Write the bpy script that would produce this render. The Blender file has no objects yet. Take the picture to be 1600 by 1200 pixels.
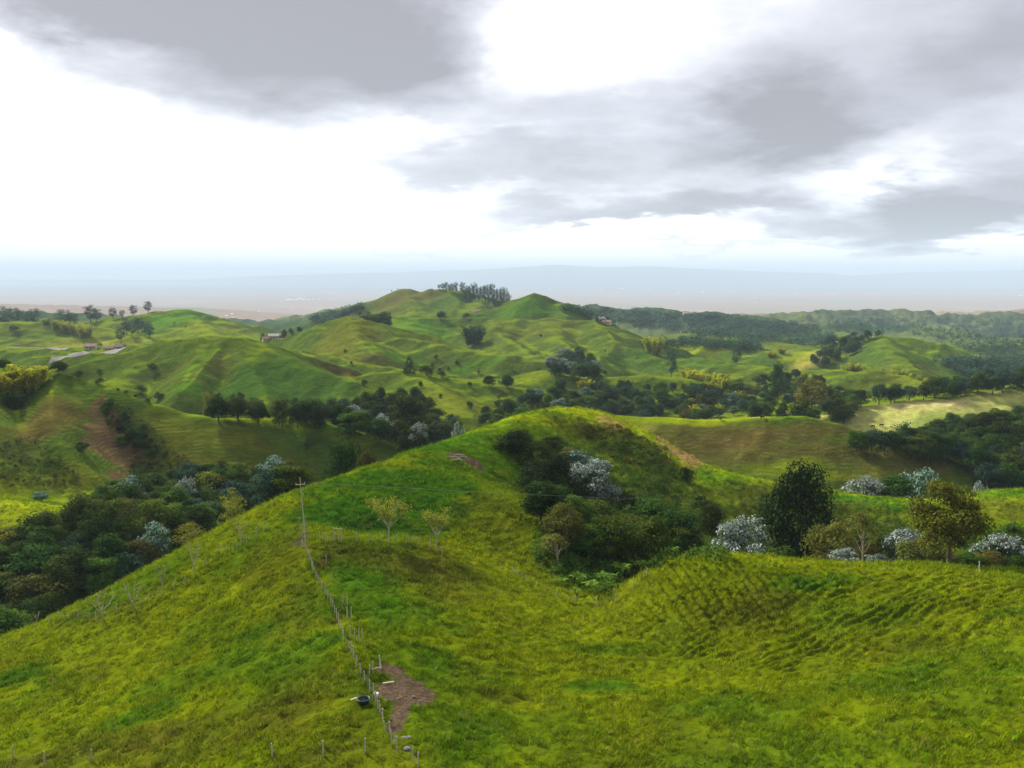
import bpy, bmesh, math, random, time
import numpy as np
from mathutils import Vector, Matrix

GCOLS = 860                         # columns of the ground sheet inside the frame
# ------------------------------------------------------------------ camera, sky, sun, exposure
scene = bpy.context.scene
COL = scene.collection
PITCH = math.radians(6.92)
FPX = 1385.0                       # focal length in pixels of a 1600 px wide frame

cam_d = bpy.data.cameras.new('camera')
cam_d.sensor_width = 36.0
cam_d.lens = 36.0 * FPX / 1600.0
cam_d.clip_start = 0.5
cam_d.clip_end = 200000.0
cam = bpy.data.objects.new('camera', cam_d)
COL.objects.link(cam)
cam.location = (0, 0, 0)
cam.rotation_euler = (math.radians(90) - PITCH, 0, 0)
scene.camera = cam

SUN_EL, SUN_AZ = math.radians(36), math.radians(-42)   # azimuth from the view direction, negative = to the left
sun_d = bpy.data.lights.new('sun', 'SUN')
sun_d.energy = 4.8
sun_d.angle = math.radians(4.0)
sun_d.color = (1.0, 0.95, 0.84)
sun = bpy.data.objects.new('sun', sun_d)
COL.objects.link(sun)
to_sun = Vector((math.sin(SUN_AZ) * math.cos(SUN_EL), math.cos(SUN_AZ) * math.cos(SUN_EL), math.sin(SUN_EL)))
sun.rotation_euler = to_sun.to_track_quat('Z', 'Y').to_euler()
sun.location = (0, 0, 300)

scene.view_settings.view_transform = 'Standard'
scene.view_settings.look = 'None'
scene.view_settings.gamma = 1.0
scene.view_settings.use_curve_mapping = False
scene.view_settings.exposure = 0.88
scene.cycles.use_denoising = True
scene.cycles.max_bounces = 6
scene.cycles.transparent_max_bounces = 6
scene.cycles.volume_bounces = 1
scene.cycles.sample_clamp_indirect = 4.0


class NT:
    """small helper for wiring node trees"""
    def __init__(self, tree):
        self.t = tree
        self.t.nodes.clear()

    def n(self, typ, **kw):
        nd = self.t.nodes.new(typ)
        for k, v in kw.items():
            setattr(nd, k, v)
        return nd

    def put(self, sock, v):
        if hasattr(v, 'is_output'):
            self.t.links.new(v, sock)
        elif v is not None:
            sock.default_value = v

    def math(self, op, a, b=None, c=None, clamp=False):
        nd = self.n('ShaderNodeMath', operation=op)
        nd.use_clamp = clamp
        self.put(nd.inputs[0], a)
        self.put(nd.inputs[1], b)
        self.put(nd.inputs[2], c)
        return nd.outputs[0]

    def vmath(self, op, a, b=None):
        nd = self.n('ShaderNodeVectorMath', operation=op)
        self.put(nd.inputs[0], a)
        self.put(nd.inputs[1], b)
        return nd.outputs[0]

    def noise(self, vec, scale, detail=4.0, rough=0.5, dist=0.0, out=0):
        nd = self.n('ShaderNodeTexNoise')
        self.put(nd.inputs['Vector'], vec)
        nd.inputs['Scale'].default_value = scale
        nd.inputs['Detail'].default_value = detail
        nd.inputs['Roughness'].default_value = rough
        nd.inputs['Distortion'].default_value = dist
        return nd.outputs[out]

    def ramp(self, fac, stops, interp='LINEAR'):
        nd = self.n('ShaderNodeValToRGB')
        nd.color_ramp.interpolation = interp
        el = nd.color_ramp.elements
        while len(el) < len(stops):
            el.new(0.5)
        for e, (p, c) in zip(el, stops):
            e.position = p
            e.color = c if len(c) == 4 else (*c, 1)
        self.put(nd.inputs[0], fac)
        return nd.outputs[0]

    def mix(self, fac, a, b, blend='MIX'):
        nd = self.n('ShaderNodeMix', data_type='RGBA', blend_type=blend)
        self.put(nd.inputs[0], fac)
        self.put(nd.inputs[6], a if hasattr(a, 'is_output') else (*a, 1))
        self.put(nd.inputs[7], b if hasattr(b, 'is_output') else (*b, 1))
        return nd.outputs[2]

    def maprange(self, v, a, b, c=0.0, d=1.0, smooth=True):
        nd = self.n('ShaderNodeMapRange')
        nd.interpolation_type = 'SMOOTHSTEP' if smooth else 'LINEAR'
        self.put(nd.inputs[0], v)
        for i, x in enumerate((a, b, c, d)):
            nd.inputs[1 + i].default_value = x
        return nd.outputs[0]

    def link(self, a, b):
        self.t.links.new(a, b)


def azel(u, v):
    a, b = (u - 800) / FPX, (600 - v) / FPX
    x, y, z = a, math.cos(PITCH) + b * math.sin(PITCH), -math.sin(PITCH) + b * math.cos(PITCH)
    r = math.sqrt(x * x + y * y + z * z)
    return math.atan2(x, y), math.asin(z / r)


def make_world():
    w = bpy.data.worlds.new('World')
    scene.world = w
    w.use_nodes = True
    g = NT(w.node_tree)
    tc = g.n('ShaderNodeTexCoord')
    D = tc.outputs['Generated']
    sep = g.n('ShaderNodeSeparateXYZ')
    g.link(D, sep.inputs[0])
    X, Y, Z = sep.outputs
    # cloud deck seen in perspective: directions projected on a level sheet
    zz = g.math('ADD', g.math('MAXIMUM', Z, 0.0), 0.20)
    comb = g.n('ShaderNodeCombineXYZ')
    g.link(g.math('DIVIDE', X, zz), comb.inputs[0])
    g.link(g.math('DIVIDE', Y, zz), comb.inputs[1])
    P = comb.outputs[0]
    nA = g.noise(P, 1.5, 8.0, 0.55, 0.25)
    nB = g.noise(P, 4.2, 7.0, 0.6, 0.2)
    nW1 = g.noise(P, 1.4, 5.0, 0.55, 0.2, out=1)
    nW3 = g.noise(P, 5.0, 4.0, 0.6, 0.2, out=1)
    sw = g.n('ShaderNodeSeparateXYZ')
    g.link(g.vmath('SUBTRACT', nW1, (0.5, 0.5, 0.5)), sw.inputs[0])
    sw3 = g.n('ShaderNodeSeparateXYZ')
    g.link(g.vmath('SUBTRACT', nW3, (0.5, 0.5, 0.5)), sw3.inputs[0])
    az = g.math('ARCTAN2', X, Y)
    el = g.math('ARCSINE', Z)
    az = g.math('MULTIPLY_ADD', sw.outputs[0], 0.26, g.math('MULTIPLY_ADD', sw3.outputs[0], 0.10, az))
    elw = g.math('MULTIPLY_ADD', sw.outputs[1], 0.10, g.math('MULTIPLY_ADD', sw3.outputs[1], 0.05, el))
    total = None
    for (u, v, ru, rv, tilt, amp, up) in CLOUDS:
        a0, e0 = azel(u, v)
        c, s = math.cos(math.radians(tilt)), math.sin(math.radians(tilt))
        wa, we = ru / FPX, rv / FPX
        da = g.math('SUBTRACT', az, a0)
        de = g.math('SUBTRACT', elw, e0)
        p = g.math('MULTIPLY_ADD', da, c / wa, g.math('MULTIPLY', de, s / wa))
        q = g.math('MULTIPLY_ADD', da, -s / we, g.math('MULTIPLY', de, c / we))
        # flat-based cumulus: sharper lower edge, longer soft top
        qs = g.math('MULTIPLY', q, g.math('MULTIPLY_ADD', g.math('GREATER_THAN', q, 0.0), up - 1.0, 1.0))
        r2 = g.math('MULTIPLY_ADD', p, p, g.math('MULTIPLY', qs, qs))
        b = g.math('MULTIPLY', g.math('EXPONENT', g.math('MULTIPLY', g.math('MULTIPLY', r2, r2), -1.0)), amp)
        total = b if total is None else g.math('ADD', total, b)
    # modulate with wisps
    n0 = g.math('MULTIPLY_ADD', nA, 1.15, -0.575)
    n1 = g.math('MULTIPLY_ADD', nB, 0.8, -0.40)
    nn = g.math('ADD', n0, n1)
    wisps = g.math('MULTIPLY', nn, g.math('MINIMUM', g.math('MULTIPLY_ADD', total, 1.1, 0.06), 0.55))
    dens = g.math('ADD', total, wisps)
    # overhead, out of view, a uniform grey white added to set the ambient light
    over = g.math('MULTIPLY', g.maprange(el, 0.40, 0.75), 0.35)
    back = g.math('MULTIPLY', g.math('MULTIPLY', g.maprange(Y, 0.25, -0.35), g.maprange(el, 1.1, 0.7)), 0.9)      # unseen cloud added behind the viewer to darken slopes facing it
    over = g.math('MAXIMUM', over, back)
    dens = g.math('MAXIMUM', dens, over)
    K = 10.0
    col = g.ramp(dens, [(0.0, (1.25 / 2, 1.26 / 2, 1.30 / 2)), (0.16, (0.96 / 2, 0.96 / 2, 1.0 / 2)), (0.40, (0.66 / 2, 0.67 / 2, 0.73 / 2)),
                        (0.72, (0.46 / 2, 0.46 / 2, 0.51 / 2)), (1.0, (0.335 / 2, 0.325 / 2, 0.345 / 2))])
    # bluish band where the deck meets the hazy horizon
    hz = g.maprange(el, 0.0, 0.035, 1.0, 0.0)
    col = g.mix(g.math('MULTIPLY', hz, 0.35), col, (0.70 / 2, 0.92 / 2, 1.06 / 2))
    colb = g.n('ShaderNodeVectorMath', operation='SCALE')
    g.link(col, colb.inputs[0])
    colb.inputs['Scale'].default_value = 2.0 * K * SKYGAIN
    sky = g.n('ShaderNodeTexSky', sky_type='NISHITA')
    sky.sun_disc = False
    sky.sun_elevation = SUN_EL
    sky.sun_rotation = SUN_AZ
    mixs = g.mix(0.96, sky.outputs[0], colb.outputs[0])
    bg = g.n('ShaderNodeBackground')
    g.link(mixs, bg.inputs[0])
    bg.inputs[1].default_value = 0.1
    out = g.n('ShaderNodeOutputWorld')
    g.link(bg.outputs[0], out.inputs[0])


SKYGAIN = 0.655
CLOUDS = [  # u, v, ru, rv, tilt deg, amount, softness above
    (440, 40, 290, 120, 0, 1.0, 0.2),
    (130, -25, 260, 55, -8, 0.60, 0.3),
    (650, 110, 120, 60, -16, 0.25, 0.6),
    (790, 180, 180, 30, 0, 0.22, 0.7),
    (780, 275, 210, 22, 2, 0.48, 0.45),
    (1010, 225, 260, 42, 0, 0.34, 0.6),
    (1130, 150, 190, 60, 0, 0.20, 0.7),
    (1200, 250, 160, 58, 16, 0.38, 0.5),
    (980, 330, 260, 17, 3, 0.68, 0.4),
    (1430, 90, 320, 110, 6, 0.46, 0.4),
    (1310, 190, 150, 50, 0, 0.22, 0.6),
    (1400, 350, 200, 18, 1, 0.72, 0.45),
    (1590, 312, 140, 40, 10, 0.78, 0.4),
    (1680, 80, 160, 80, 0, 0.35, 0.6),
    (1180, 387, 150, 5, 2, 0.24, 0.8),
    (1510, 371, 150, 8, 2, 0.36, 0.7),
    (650, 398, 60, 4, 0, 0.16, 0.9),
]
make_world()

# ------------------------------------------------------------------ numbers: rays, noise
CP, SP = math.cos(PITCH), math.sin(PITCH)


def at(u, v, d):
    """photo direction (u, v) followed to the depth d (metres along +y)"""
    a, b = (u - 800) / FPX, (600 - v) / FPX
    Yc = CP + b * SP
    return (a / Yc * d, d, (-SP + b * CP) / Yc * d)


_rng = np.random.RandomState(7)
_PERM = _rng.permutation(512)
_GR = _rng.rand(512) * 2 * math.pi
_GX, _GY = np.cos(_GR), np.sin(_GR)


def gnoise(x, y):
    xi, yi = np.floor(x).astype(np.int64), np.floor(y).astype(np.int64)
    xf, yf = x - xi, y - yi
    u, v = xf * xf * xf * (xf * (xf * 6 - 15) + 10), yf * yf * yf * (yf * (yf * 6 - 15) + 10)

    def g(ix, iy, fx, fy):
        h = _PERM[(_PERM[ix & 511] + iy) & 511]
        return _GX[h] * fx + _GY[h] * fy
    a = g(xi, yi, xf, yf)
    b = g(xi + 1, yi, xf - 1, yf)
    c = g(xi, yi + 1, xf, yf - 1)
    d = g(xi + 1, yi + 1, xf - 1, yf - 1)
    return ((a + (b - a) * u) + ((c + (d - c) * u) - (a + (b - a) * u)) * v) * 1.4


def fbm(x, y, octv=4, gain=0.5):
    s, amp, tot = 0.0, 1.0, 0.0
    for k in range(octv):
        s = s + amp * gnoise(x * 2 ** k + 13.7 * k, y * 2 ** k + 71.3 * k)
        tot += amp
        amp *= gain
    return s / tot


def smax(a, b, k):
    h = np.maximum(k - np.abs(a - b), 0) / k
    return np.maximum(a, b) + h * h * k * 0.25


def sstep(x, a, b):
    t = np.clip((x - a) / (b - a), 0, 1)
    return t * t * (3 - 2 * t)


# ------------------------------------------------------------------ the terrain
# foreground: surveyed points (photo direction u, v and depth)
FG = [
    (0, 1200, 75), (300, 1200, 66), (600, 1200, 60), (900, 1200, 62), (1200, 1200, 61), (1600, 1200, 58),
    (0, 1100, 92), (300, 1100, 79), (590, 1100, 70), (800, 1100, 76), (1000, 1100, 75), (1300, 1100, 71.5), (1600, 1100, 68),
    (0, 1000, 117), (200, 1000, 103), (400, 1000, 91), (550, 1000, 83), (700, 1000, 87.5), (850, 1000, 92), (1000, 1000, 93.5), (1150, 1000, 91.5),
    (1300, 1000, 88), (1450, 1000, 84.5), (1600, 1000, 81),
    (150, 935, 121), (350, 940, 104), (530, 940, 94), (700, 940, 99), (850, 945, 106), (935, 948, 108.5), (1000, 935, 103), (1150, 940, 97.5), (1300, 940, 95.5), (1450, 940, 92.5), (1600, 940, 90),
    (260, 872, 128), (400, 870, 115), (500, 870, 109.5), (600, 870, 113.5), (690, 875, 116.5), (1050, 877, 109.5), (1100, 866, 110), (1170, 868, 109),
    (1000, 905, 107), (960, 945, 107),
    (1230, 877, 107.5), (1300, 882, 106.5), (1450, 884, 105), (1600, 900, 100),
    (400, 797, 137), (470, 830, 120), (470, 768, 141), (520, 750, 149), (560, 735, 157), (640, 705, 175), (700, 686, 188), (760, 669, 200),
    (820, 653, 212), (850, 645, 220), (890, 641, 226), (930, 644, 228), (960, 651, 230), (1000, 668, 228), (1040, 692, 222), (1090, 728, 212), (1180, 752, 205),
    (1250, 775, 200),
    (730, 718, 172), (650, 760, 147), (600, 790, 137), (560, 830, 127), (520, 848, 114.5), (600, 853, 116.5), (690, 863, 119), (780, 907, 114.5),
    (750, 850, 130), (800, 882, 125), (700, 800, 138), (750, 770, 147), (720, 735, 163), (780, 770, 151), (850, 805, 142), (872, 872, 128),
    (950, 720, 205), (1000, 760, 195), (1050, 800, 185), (1100, 780, 195), (1150, 820, 180), (820, 725, 192), (820, 690, 201), (900, 690, 214), (950, 690, 215),
    (1300, 779, 200), (1380, 786, 199), (1430, 797, 196), (1480, 790, 200), (1540, 769, 205), (1650, 767, 205),
    (1350, 830, 172), (1500, 830, 172), (1650, 830, 172),
]
FGW = [  # places out of sight: x, y, z
    (-110, 130, -62), (-85, 150, -68), (-70, 165, -66), (-62, 172, -62), (-45, 172, -52), (-52, 205, -67), (-28, 185, -47), (-30, 215, -60),
    (-12, 222, -45), (-20, 245, -60), (8, 262, -48), (30, 265, -47), (5, 300, -64), (45, 255, -52), (40, 300, -62),
    (6, 172, -46), (12, 150, -45.5), (16, 132, -43.6), (24, 130, -44), (20, 120, -42.8),
    (35, 132, -47), (50, 132, -47.5), (70, 130, -46.5), (35, 155, -52), (55, 155, -55), (75, 150, -54), (95, 125, -46), (95, 150, -54),
    (55, 180, -58), (85, 175, -60), (115, 150, -55), (60, 240, -62), (85, 240, -66), (115, 240, -67), (150, 240, -67),
    (-70, 60, -48), (-100, 60, -54), (-130, 100, -64), (-150, 180, -70), (-150, 60, -60),
    (60, 55, -33), (100, 60, -34), (90, 90, -34.5), (130, 90, -36), (150, 130, -50), (150, 180, -58),
    (0, 12, -33), (30, 20, -33), (-25, 20, -35), (-60, 20, -45), (70, 20, -33), (0, 38, -34), (-20, 42, -36), (25, 42, -34),
    (-100, 210, -70), (-60, 260, -68), (-120, 250, -68),
]
_pts = np.array([at(*p) for p in FG] + FGW)
_cx, _cs = np.array([0.0, 120.0]), 100.0


def _tps(r2):
    return r2 * np.log(r2 + 1e-9) * 0.5


def _solve():
    p = (_pts[:, :2] - _cx) / _cs
    n = len(p)
    K = _tps(((p[:, None] - p[None]) ** 2).sum(-1)) + np.eye(n) * 2e-4
    A = np.hstack([np.ones((n, 1)), p])
    M = np.block([[K, A], [A.T, np.zeros((3, 3))]])
    s = np.linalg.solve(M, np.concatenate([_pts[:, 2], np.zeros(3)]))
    return p, s


_P, _S = _solve()


def fg_height(x, y):
    q = np.stack([(x - _cx[0]) / _cs, (y - _cx[1]) / _cs], -1)
    out = np.empty(len(q))
    for i in range(0, len(q), 60000):
        c = q[i:i + 60000]
        r2 = (c[:, :1] - _P[:, 0]) ** 2 + (c[:, 1:] - _P[:, 1]) ** 2
        out[i:i + 60000] = _tps(r2) @ _S[:-3] + _S[-3] + c @ _S[-2:]
    return out


# hill crests: (photo direction u, v and depth) ..., then slopes to either side and roundness (m)
RIDGES = [
    # near left hill with the scar
    ([(-250, 556, 330), (-100, 565, 332), (0, 578, 330), (60, 584, 326), (95, 589, 322), (140, 598, 318), (170, 608, 316), (205, 622, 315), (240, 635, 314), (300, 648, 312), (350, 655, 312),
      (400, 653, 315), (450, 653, 318), (500, 661, 318), (560, 676, 315), (610, 693, 310), (690, 725, 300)], .45, .50, 7),
    ([(95, 591, 320), (78, 620, 300), (75, 650, 284), (95, 695, 266), (125, 735, 255), (140, 770, 246)], .62, .62, 5),
    ([(-60, 600, 300), (-40, 660, 270), (-20, 720, 250)], .5, .5, 8),
    ([(-150, 778, 225), (0, 785, 222), (60, 795, 218), (100, 808, 212)], .28, .28, 8),
    # hill with two spurs, farther left
    ([(60, 560, 650), (150, 553, 620), (190, 547, 610), (250, 537, 590), (310, 532, 570), (365, 531, 560), (385, 535, 555), (400, 540, 548), (450, 562, 525), (500, 583, 505), (560, 604, 485),
      (600, 617, 470), (650, 642, 455), (700, 668, 440)], .42, .50, 9),
    ([(318, 533, 568), (300, 570, 520), (283, 605, 478)], .6, .6, 4),
    ([(352, 533, 560), (322, 572, 508), (292, 610, 465)], .6, .6, 4),
    ([(385, 536, 555), (400, 590, 490), (420, 640, 440)], .55, .55, 9),
    ([(230, 545, 600), (200, 580, 540), (180, 600, 500)], .45, .45, 10),
    # fields and hills behind it to the left
    ([(-200, 543, 780), (0, 545, 770), (80, 548, 750), (150, 545, 720), (200, 543, 700), (260, 539, 690), (300, 533, 680)], .16, .3, 25),
    ([(-200, 500, 1150), (0, 507, 1150), (60, 503, 1140), (120, 508, 1130), (180, 518, 1100), (240, 535, 1040)], .25, .25, 20),
    ([(120, 507, 1320), (200, 495, 1290), (240, 487, 1280), (290, 489, 1270), (330, 500, 1260), (380, 517, 1240), (430, 534, 1200)], .3, .3, 14),
    ([(290, 489, 1270), (310, 510, 1150), (330, 525, 1080)], .3, .3, 16),
    ([(-200, 492, 1900), (0, 492, 1900), (120, 495, 1850), (200, 503, 1800)], .2, .2, 40),
    # central chain
    ([(360, 545, 930), (400, 539, 905), (440, 530, 890), (490, 512, 880), (520, 504, 875), (545, 499, 870), (565, 503, 860), (590, 514, 845), (625, 529, 820), (700, 546, 780), (760, 558, 750),
      (800, 561, 735), (840, 567, 720), (870, 583, 700), (900, 602, 680)], .38, .45, 9),
    ([(545, 500, 870), (560, 530, 790), (580, 545, 740)], .42, .42, 9),
    ([(390, 547, 730), (430, 549, 710), (500, 554, 690), (560, 569, 665), (620, 581, 645), (660, 586, 640), (720, 595, 620), (800, 609, 600), (870, 615, 590)], .36, .42, 8),
    ([(540, 598, 560), (590, 585, 570), (640, 585, 570), (700, 593, 560), (760, 603, 550), (830, 613, 540), (880, 640, 510)], .36, .40, 8),
    ([(640, 586, 568), (700, 620, 500), (720, 650, 460)], .42, .42, 14),
    ([(430, 512, 1800), (480, 506, 1700), (520, 496, 1650), (560, 484, 1600), (600, 466, 1560), (625, 459, 1550), (650, 459, 1540), (690, 456, 1530), (720, 457, 1520), (760, 468, 1510), (820, 485, 1480)], .35, .4, 16),
    ([(690, 457, 1530), (718, 475, 1400), (700, 490, 1300)], .42, .42, 10),
    ([(630, 459, 1545), (655, 480, 1400), (640, 497, 1290)], .4, .4, 14),
    ([(760, 468, 1500), (745, 483, 1350), (735, 495, 1240)], .4, .4, 12),
    ([(690, 500, 1210), (740, 491, 1190), (780, 479, 1180), (805, 467, 1175), (830, 461, 1170), (855, 463, 1165), (880, 475, 1160), (905, 491, 1150), (940, 504, 1140), (975, 516, 1120), (1020, 532, 1100)], .5, .42, 9),
    ([(560, 500, 1130), (590, 492, 1130), (640, 500, 1100), (700, 499, 1110), (760, 499, 1100), (850, 501, 1080), (930, 506, 1060), (960, 520, 1020)], .3, .34, 10),
    ([(620, 502, 1100), (650, 525, 980), (700, 540, 880)], .36, .36, 10),
    ([(760, 500, 1090), (785, 530, 980), (830, 556, 860), (870, 572, 790)], .38, .38, 9),
    ([(850, 502, 1075), (870, 530, 960), (900, 550, 880)], .38, .38, 10),
    ([(930, 506, 1055), (948, 524, 980), (962, 538, 930), (990, 546, 900), (1030, 566, 860), (1075, 590, 820)], .5, .45, 7),
    ([(962, 538, 930), (938, 560, 850), (925, 580, 780)], .5, .5, 7),
    ([(850, 583, 660), (900, 588, 650), (960, 592, 645), (1010, 590, 645), (1075, 597, 640)], .24, .28, 9),
    # right middle distance
    ([(1040, 537, 1150), (1100, 533, 1140), (1150, 541, 1100), (1200, 551, 1050), (1240, 555, 1030)], .3, .3, 14),
    ([(1200, 557, 1000), (1240, 553, 990), (1275, 548, 980), (1305, 559, 960), (1325, 574, 940)], .4, .4, 9),
    ([(1060, 562, 860), (1110, 563, 840), (1150, 571, 800), (1200, 576, 780), (1235, 583, 770)], .3, .3, 10),
    ([(1240, 568, 1090), (1300, 541, 1050), (1340, 531, 1030), (1380, 526, 1020), (1420, 529, 1010), (1460, 538, 1000), (1500, 549, 980), (1550, 569, 950), (1590, 588, 920)], .4, .36, 12),
    ([(1380, 527, 1020), (1400, 560, 880), (1410, 575, 820)], .36, .36, 14),
    ([(1270, 583, 730), (1300, 579, 720), (1340, 581, 700), (1380, 583, 690), (1410, 589, 680), (1440, 601, 660), (1470, 616, 640)], .38, .34, 9),
    # pale meadow and the small hill below it
    ([(1270, 668, 455), (1300, 655, 465), (1330, 646, 470), (1370, 635, 475), (1430, 628, 475), (1500, 622, 480), (1550, 614, 485), (1600, 605, 490), (1750, 590, 500)], .16, .3, 12),
    ([(1480, 700, 352), (1530, 683, 350), (1570, 677, 350), (1700, 668, 350)], .35, .35, 8),
    # brown-faced hill right of the centre
    ([(880, 660, 340), (960, 653, 335), (1060, 656, 330), (1130, 656, 330), (1200, 653, 328), (1250, 649, 325), (1300, 661, 322), (1340, 676, 318), (1400, 691, 312), (1460, 711, 305), (1510, 729, 300), (1570, 752, 293)], .42, .40, 7),
    # far foothills
    ([(860, 482, 2300), (900, 481, 2200), (1000, 487, 2100), (1100, 494, 2000), (1200, 502, 1900), (1280, 515, 1800), (1340, 532, 1600)], .3, .3, 30),
    ([(1020, 530, 1500), (1100, 522, 1500), (1180, 527, 1450), (1250, 540, 1350)], .22, .22, 25),
    ([(1130, 502, 2600), (1250, 494, 2700), (1400, 489, 2900), (1500, 493, 2800), (1700, 500, 2700)], .22, .22, 40),
    ([(1220, 518, 2000), (1350, 511, 2050), (1450, 520, 1900), (1560, 532, 1700), (1700, 540, 1600)], .25, .25, 30),
    ([(1420, 545, 1500), (1520, 538, 1450), (1650, 545, 1400)], .25, .25, 25),
    ([(1450, 590, 1000), (1550, 580, 960), (1700, 570, 950)], .22, .22, 20),
    ([(1350, 492, 4800), (1420, 488, 4500), (1500, 490, 4200), (1600, 482, 4000), (1750, 478, 3900)], .2, .2, 60),
    ([(1000, 494, 4300), (1100, 492, 4200), (1200, 493, 4300), (1320, 495, 4400)], .2, .2, 60),
    ([(460, 503, 2700), (500, 494, 2650), (560, 486, 2600), (640, 486, 2500)], .25, .25, 40),
    ([(300, 505, 2600), (400, 508, 2500), (470, 514, 2300)], .15, .15, 50),
    ([(-200, 472, 6000), (100, 478, 6000), (300, 482, 6500)], .08, .08, 120),
    # mountains on the horizon
    ([(-400, 437, 46000), (300, 437, 43000), (420, 431, 41000), (600, 426, 40000), (760, 421, 40000), (870, 414, 38000), (940, 418, 38000), (1010, 416, 38000), (1080, 420, 38500), (1200, 425, 39000),
      (1280, 427, 39000), (1330, 431, 39500), (1420, 426, 40000), (1520, 424, 40000), (1600, 421, 40000), (2000, 424, 41000)], .09, .09, 500),
]
_RW = [(np.array([at(*p) for p in pl]), sl * 1.12, sr * 1.12, r * 0.6) for pl, sl, sr, r in RIDGES]


_rs = random.Random(21)


def add_spurs():
    """side spurs running down the flanks of the middle hills"""
    out = []
    for P, sl, sr, r in _RW:
        dm = P[:, 1].mean()
        if not 430 < dm < 1700 or len(P) < 4 or min(sl, sr) < 0.33:
            continue
        seg = np.hypot(*np.diff(P[:, :2], axis=0).T)
        cum = np.concatenate([[0], np.cumsum(seg)])
        step = 52 + dm * 0.05
        t = step * 0.6
        side = 1
        while t < cum[-1] - step * 0.4:
            c = np.array([np.interp(t, cum, P[:, k]) for k in range(3)])
            k = min(np.searchsorted(cum, t) - 1, len(seg) - 1)
            dx, dy = (P[k + 1, :2] - P[k, :2]) / seg[k]
            for s in (1, -1):
                n = np.array([-dy, dx]) * s
                along = np.array([dx, dy]) * _rs.uniform(-0.7, 0.7)
                v = n + along
                v /= np.hypot(*v)
                L = step * _rs.uniform(1.1, 2.0)
                fall = (sl if s > 0 else sr) * _rs.uniform(0.5, 0.8)
                bend = np.array([-v[1], v[0]]) * _rs.uniform(-0.25, 0.25) * L
                p0 = c - np.array([0, 0, 0.5])
                p1 = np.array([*(c[:2] + v * L * 0.5 + bend * 0.5), c[2] - fall * 0.8 * L * 0.5 - 1])
                p2 = np.array([*(c[:2] + v * L + bend * 1.6), c[2] - fall * 1.15 * L - 2])
                out.append((np.array([p0, p1, p2]), 0.66, 0.66, 2.5 + dm * 0.003))
            t += step * _rs.uniform(0.8, 1.4)
    return out


_RW += add_spurs()


def ridge_height(P, sl, sr, r, x, y):
    """P: crest polyline; height of its hill at x, y"""
    segs = []
    best = np.full(len(x), 1e18)
    for a, b in zip(P[:-1], P[1:]):
        ex, ey = b[0] - a[0], b[1] - a[1]
        L2 = ex * ex + ey * ey
        t = np.clip(((x - a[0]) * ex + (y - a[1]) * ey) / L2, 0, 1)
        dx, dy = x - a[0] - t * ex, y - a[1] - t * ey
        d = np.sqrt(dx * dx + dy * dy)
        best = np.minimum(best, d)
        segs.append((d, a[2] + t * (b[2] - a[2]), (ex * dy - ey * dx) / math.sqrt(L2)))
    sc = 0.6 * r + 0.16 * best
    W = Z = S = Dm = 0.0
    for d, zc, sd in segs:
        w = np.exp(-(d - best) / sc)
        W = W + w
        Z = Z + w * zc
        S = S + w * sd
        Dm = Dm + w * d
    d, zc, sd = 0.5 * best + 0.5 * Dm / W, Z / W, S / W
    s = sl + (sr - sl) * (0.5 - 0.5 * np.tanh(sd / (r * 2)))
    return zc - s * (np.sqrt(d * d + r * r) - r), d


_BY = np.log(np.array([10, 200, 350, 500, 800, 1200, 2500, 5000, 8000, 90000.]))
_BZ = np.array([-70, -74, -84, -94, -114, -142, -210, -330, -400, -400.])


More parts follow.
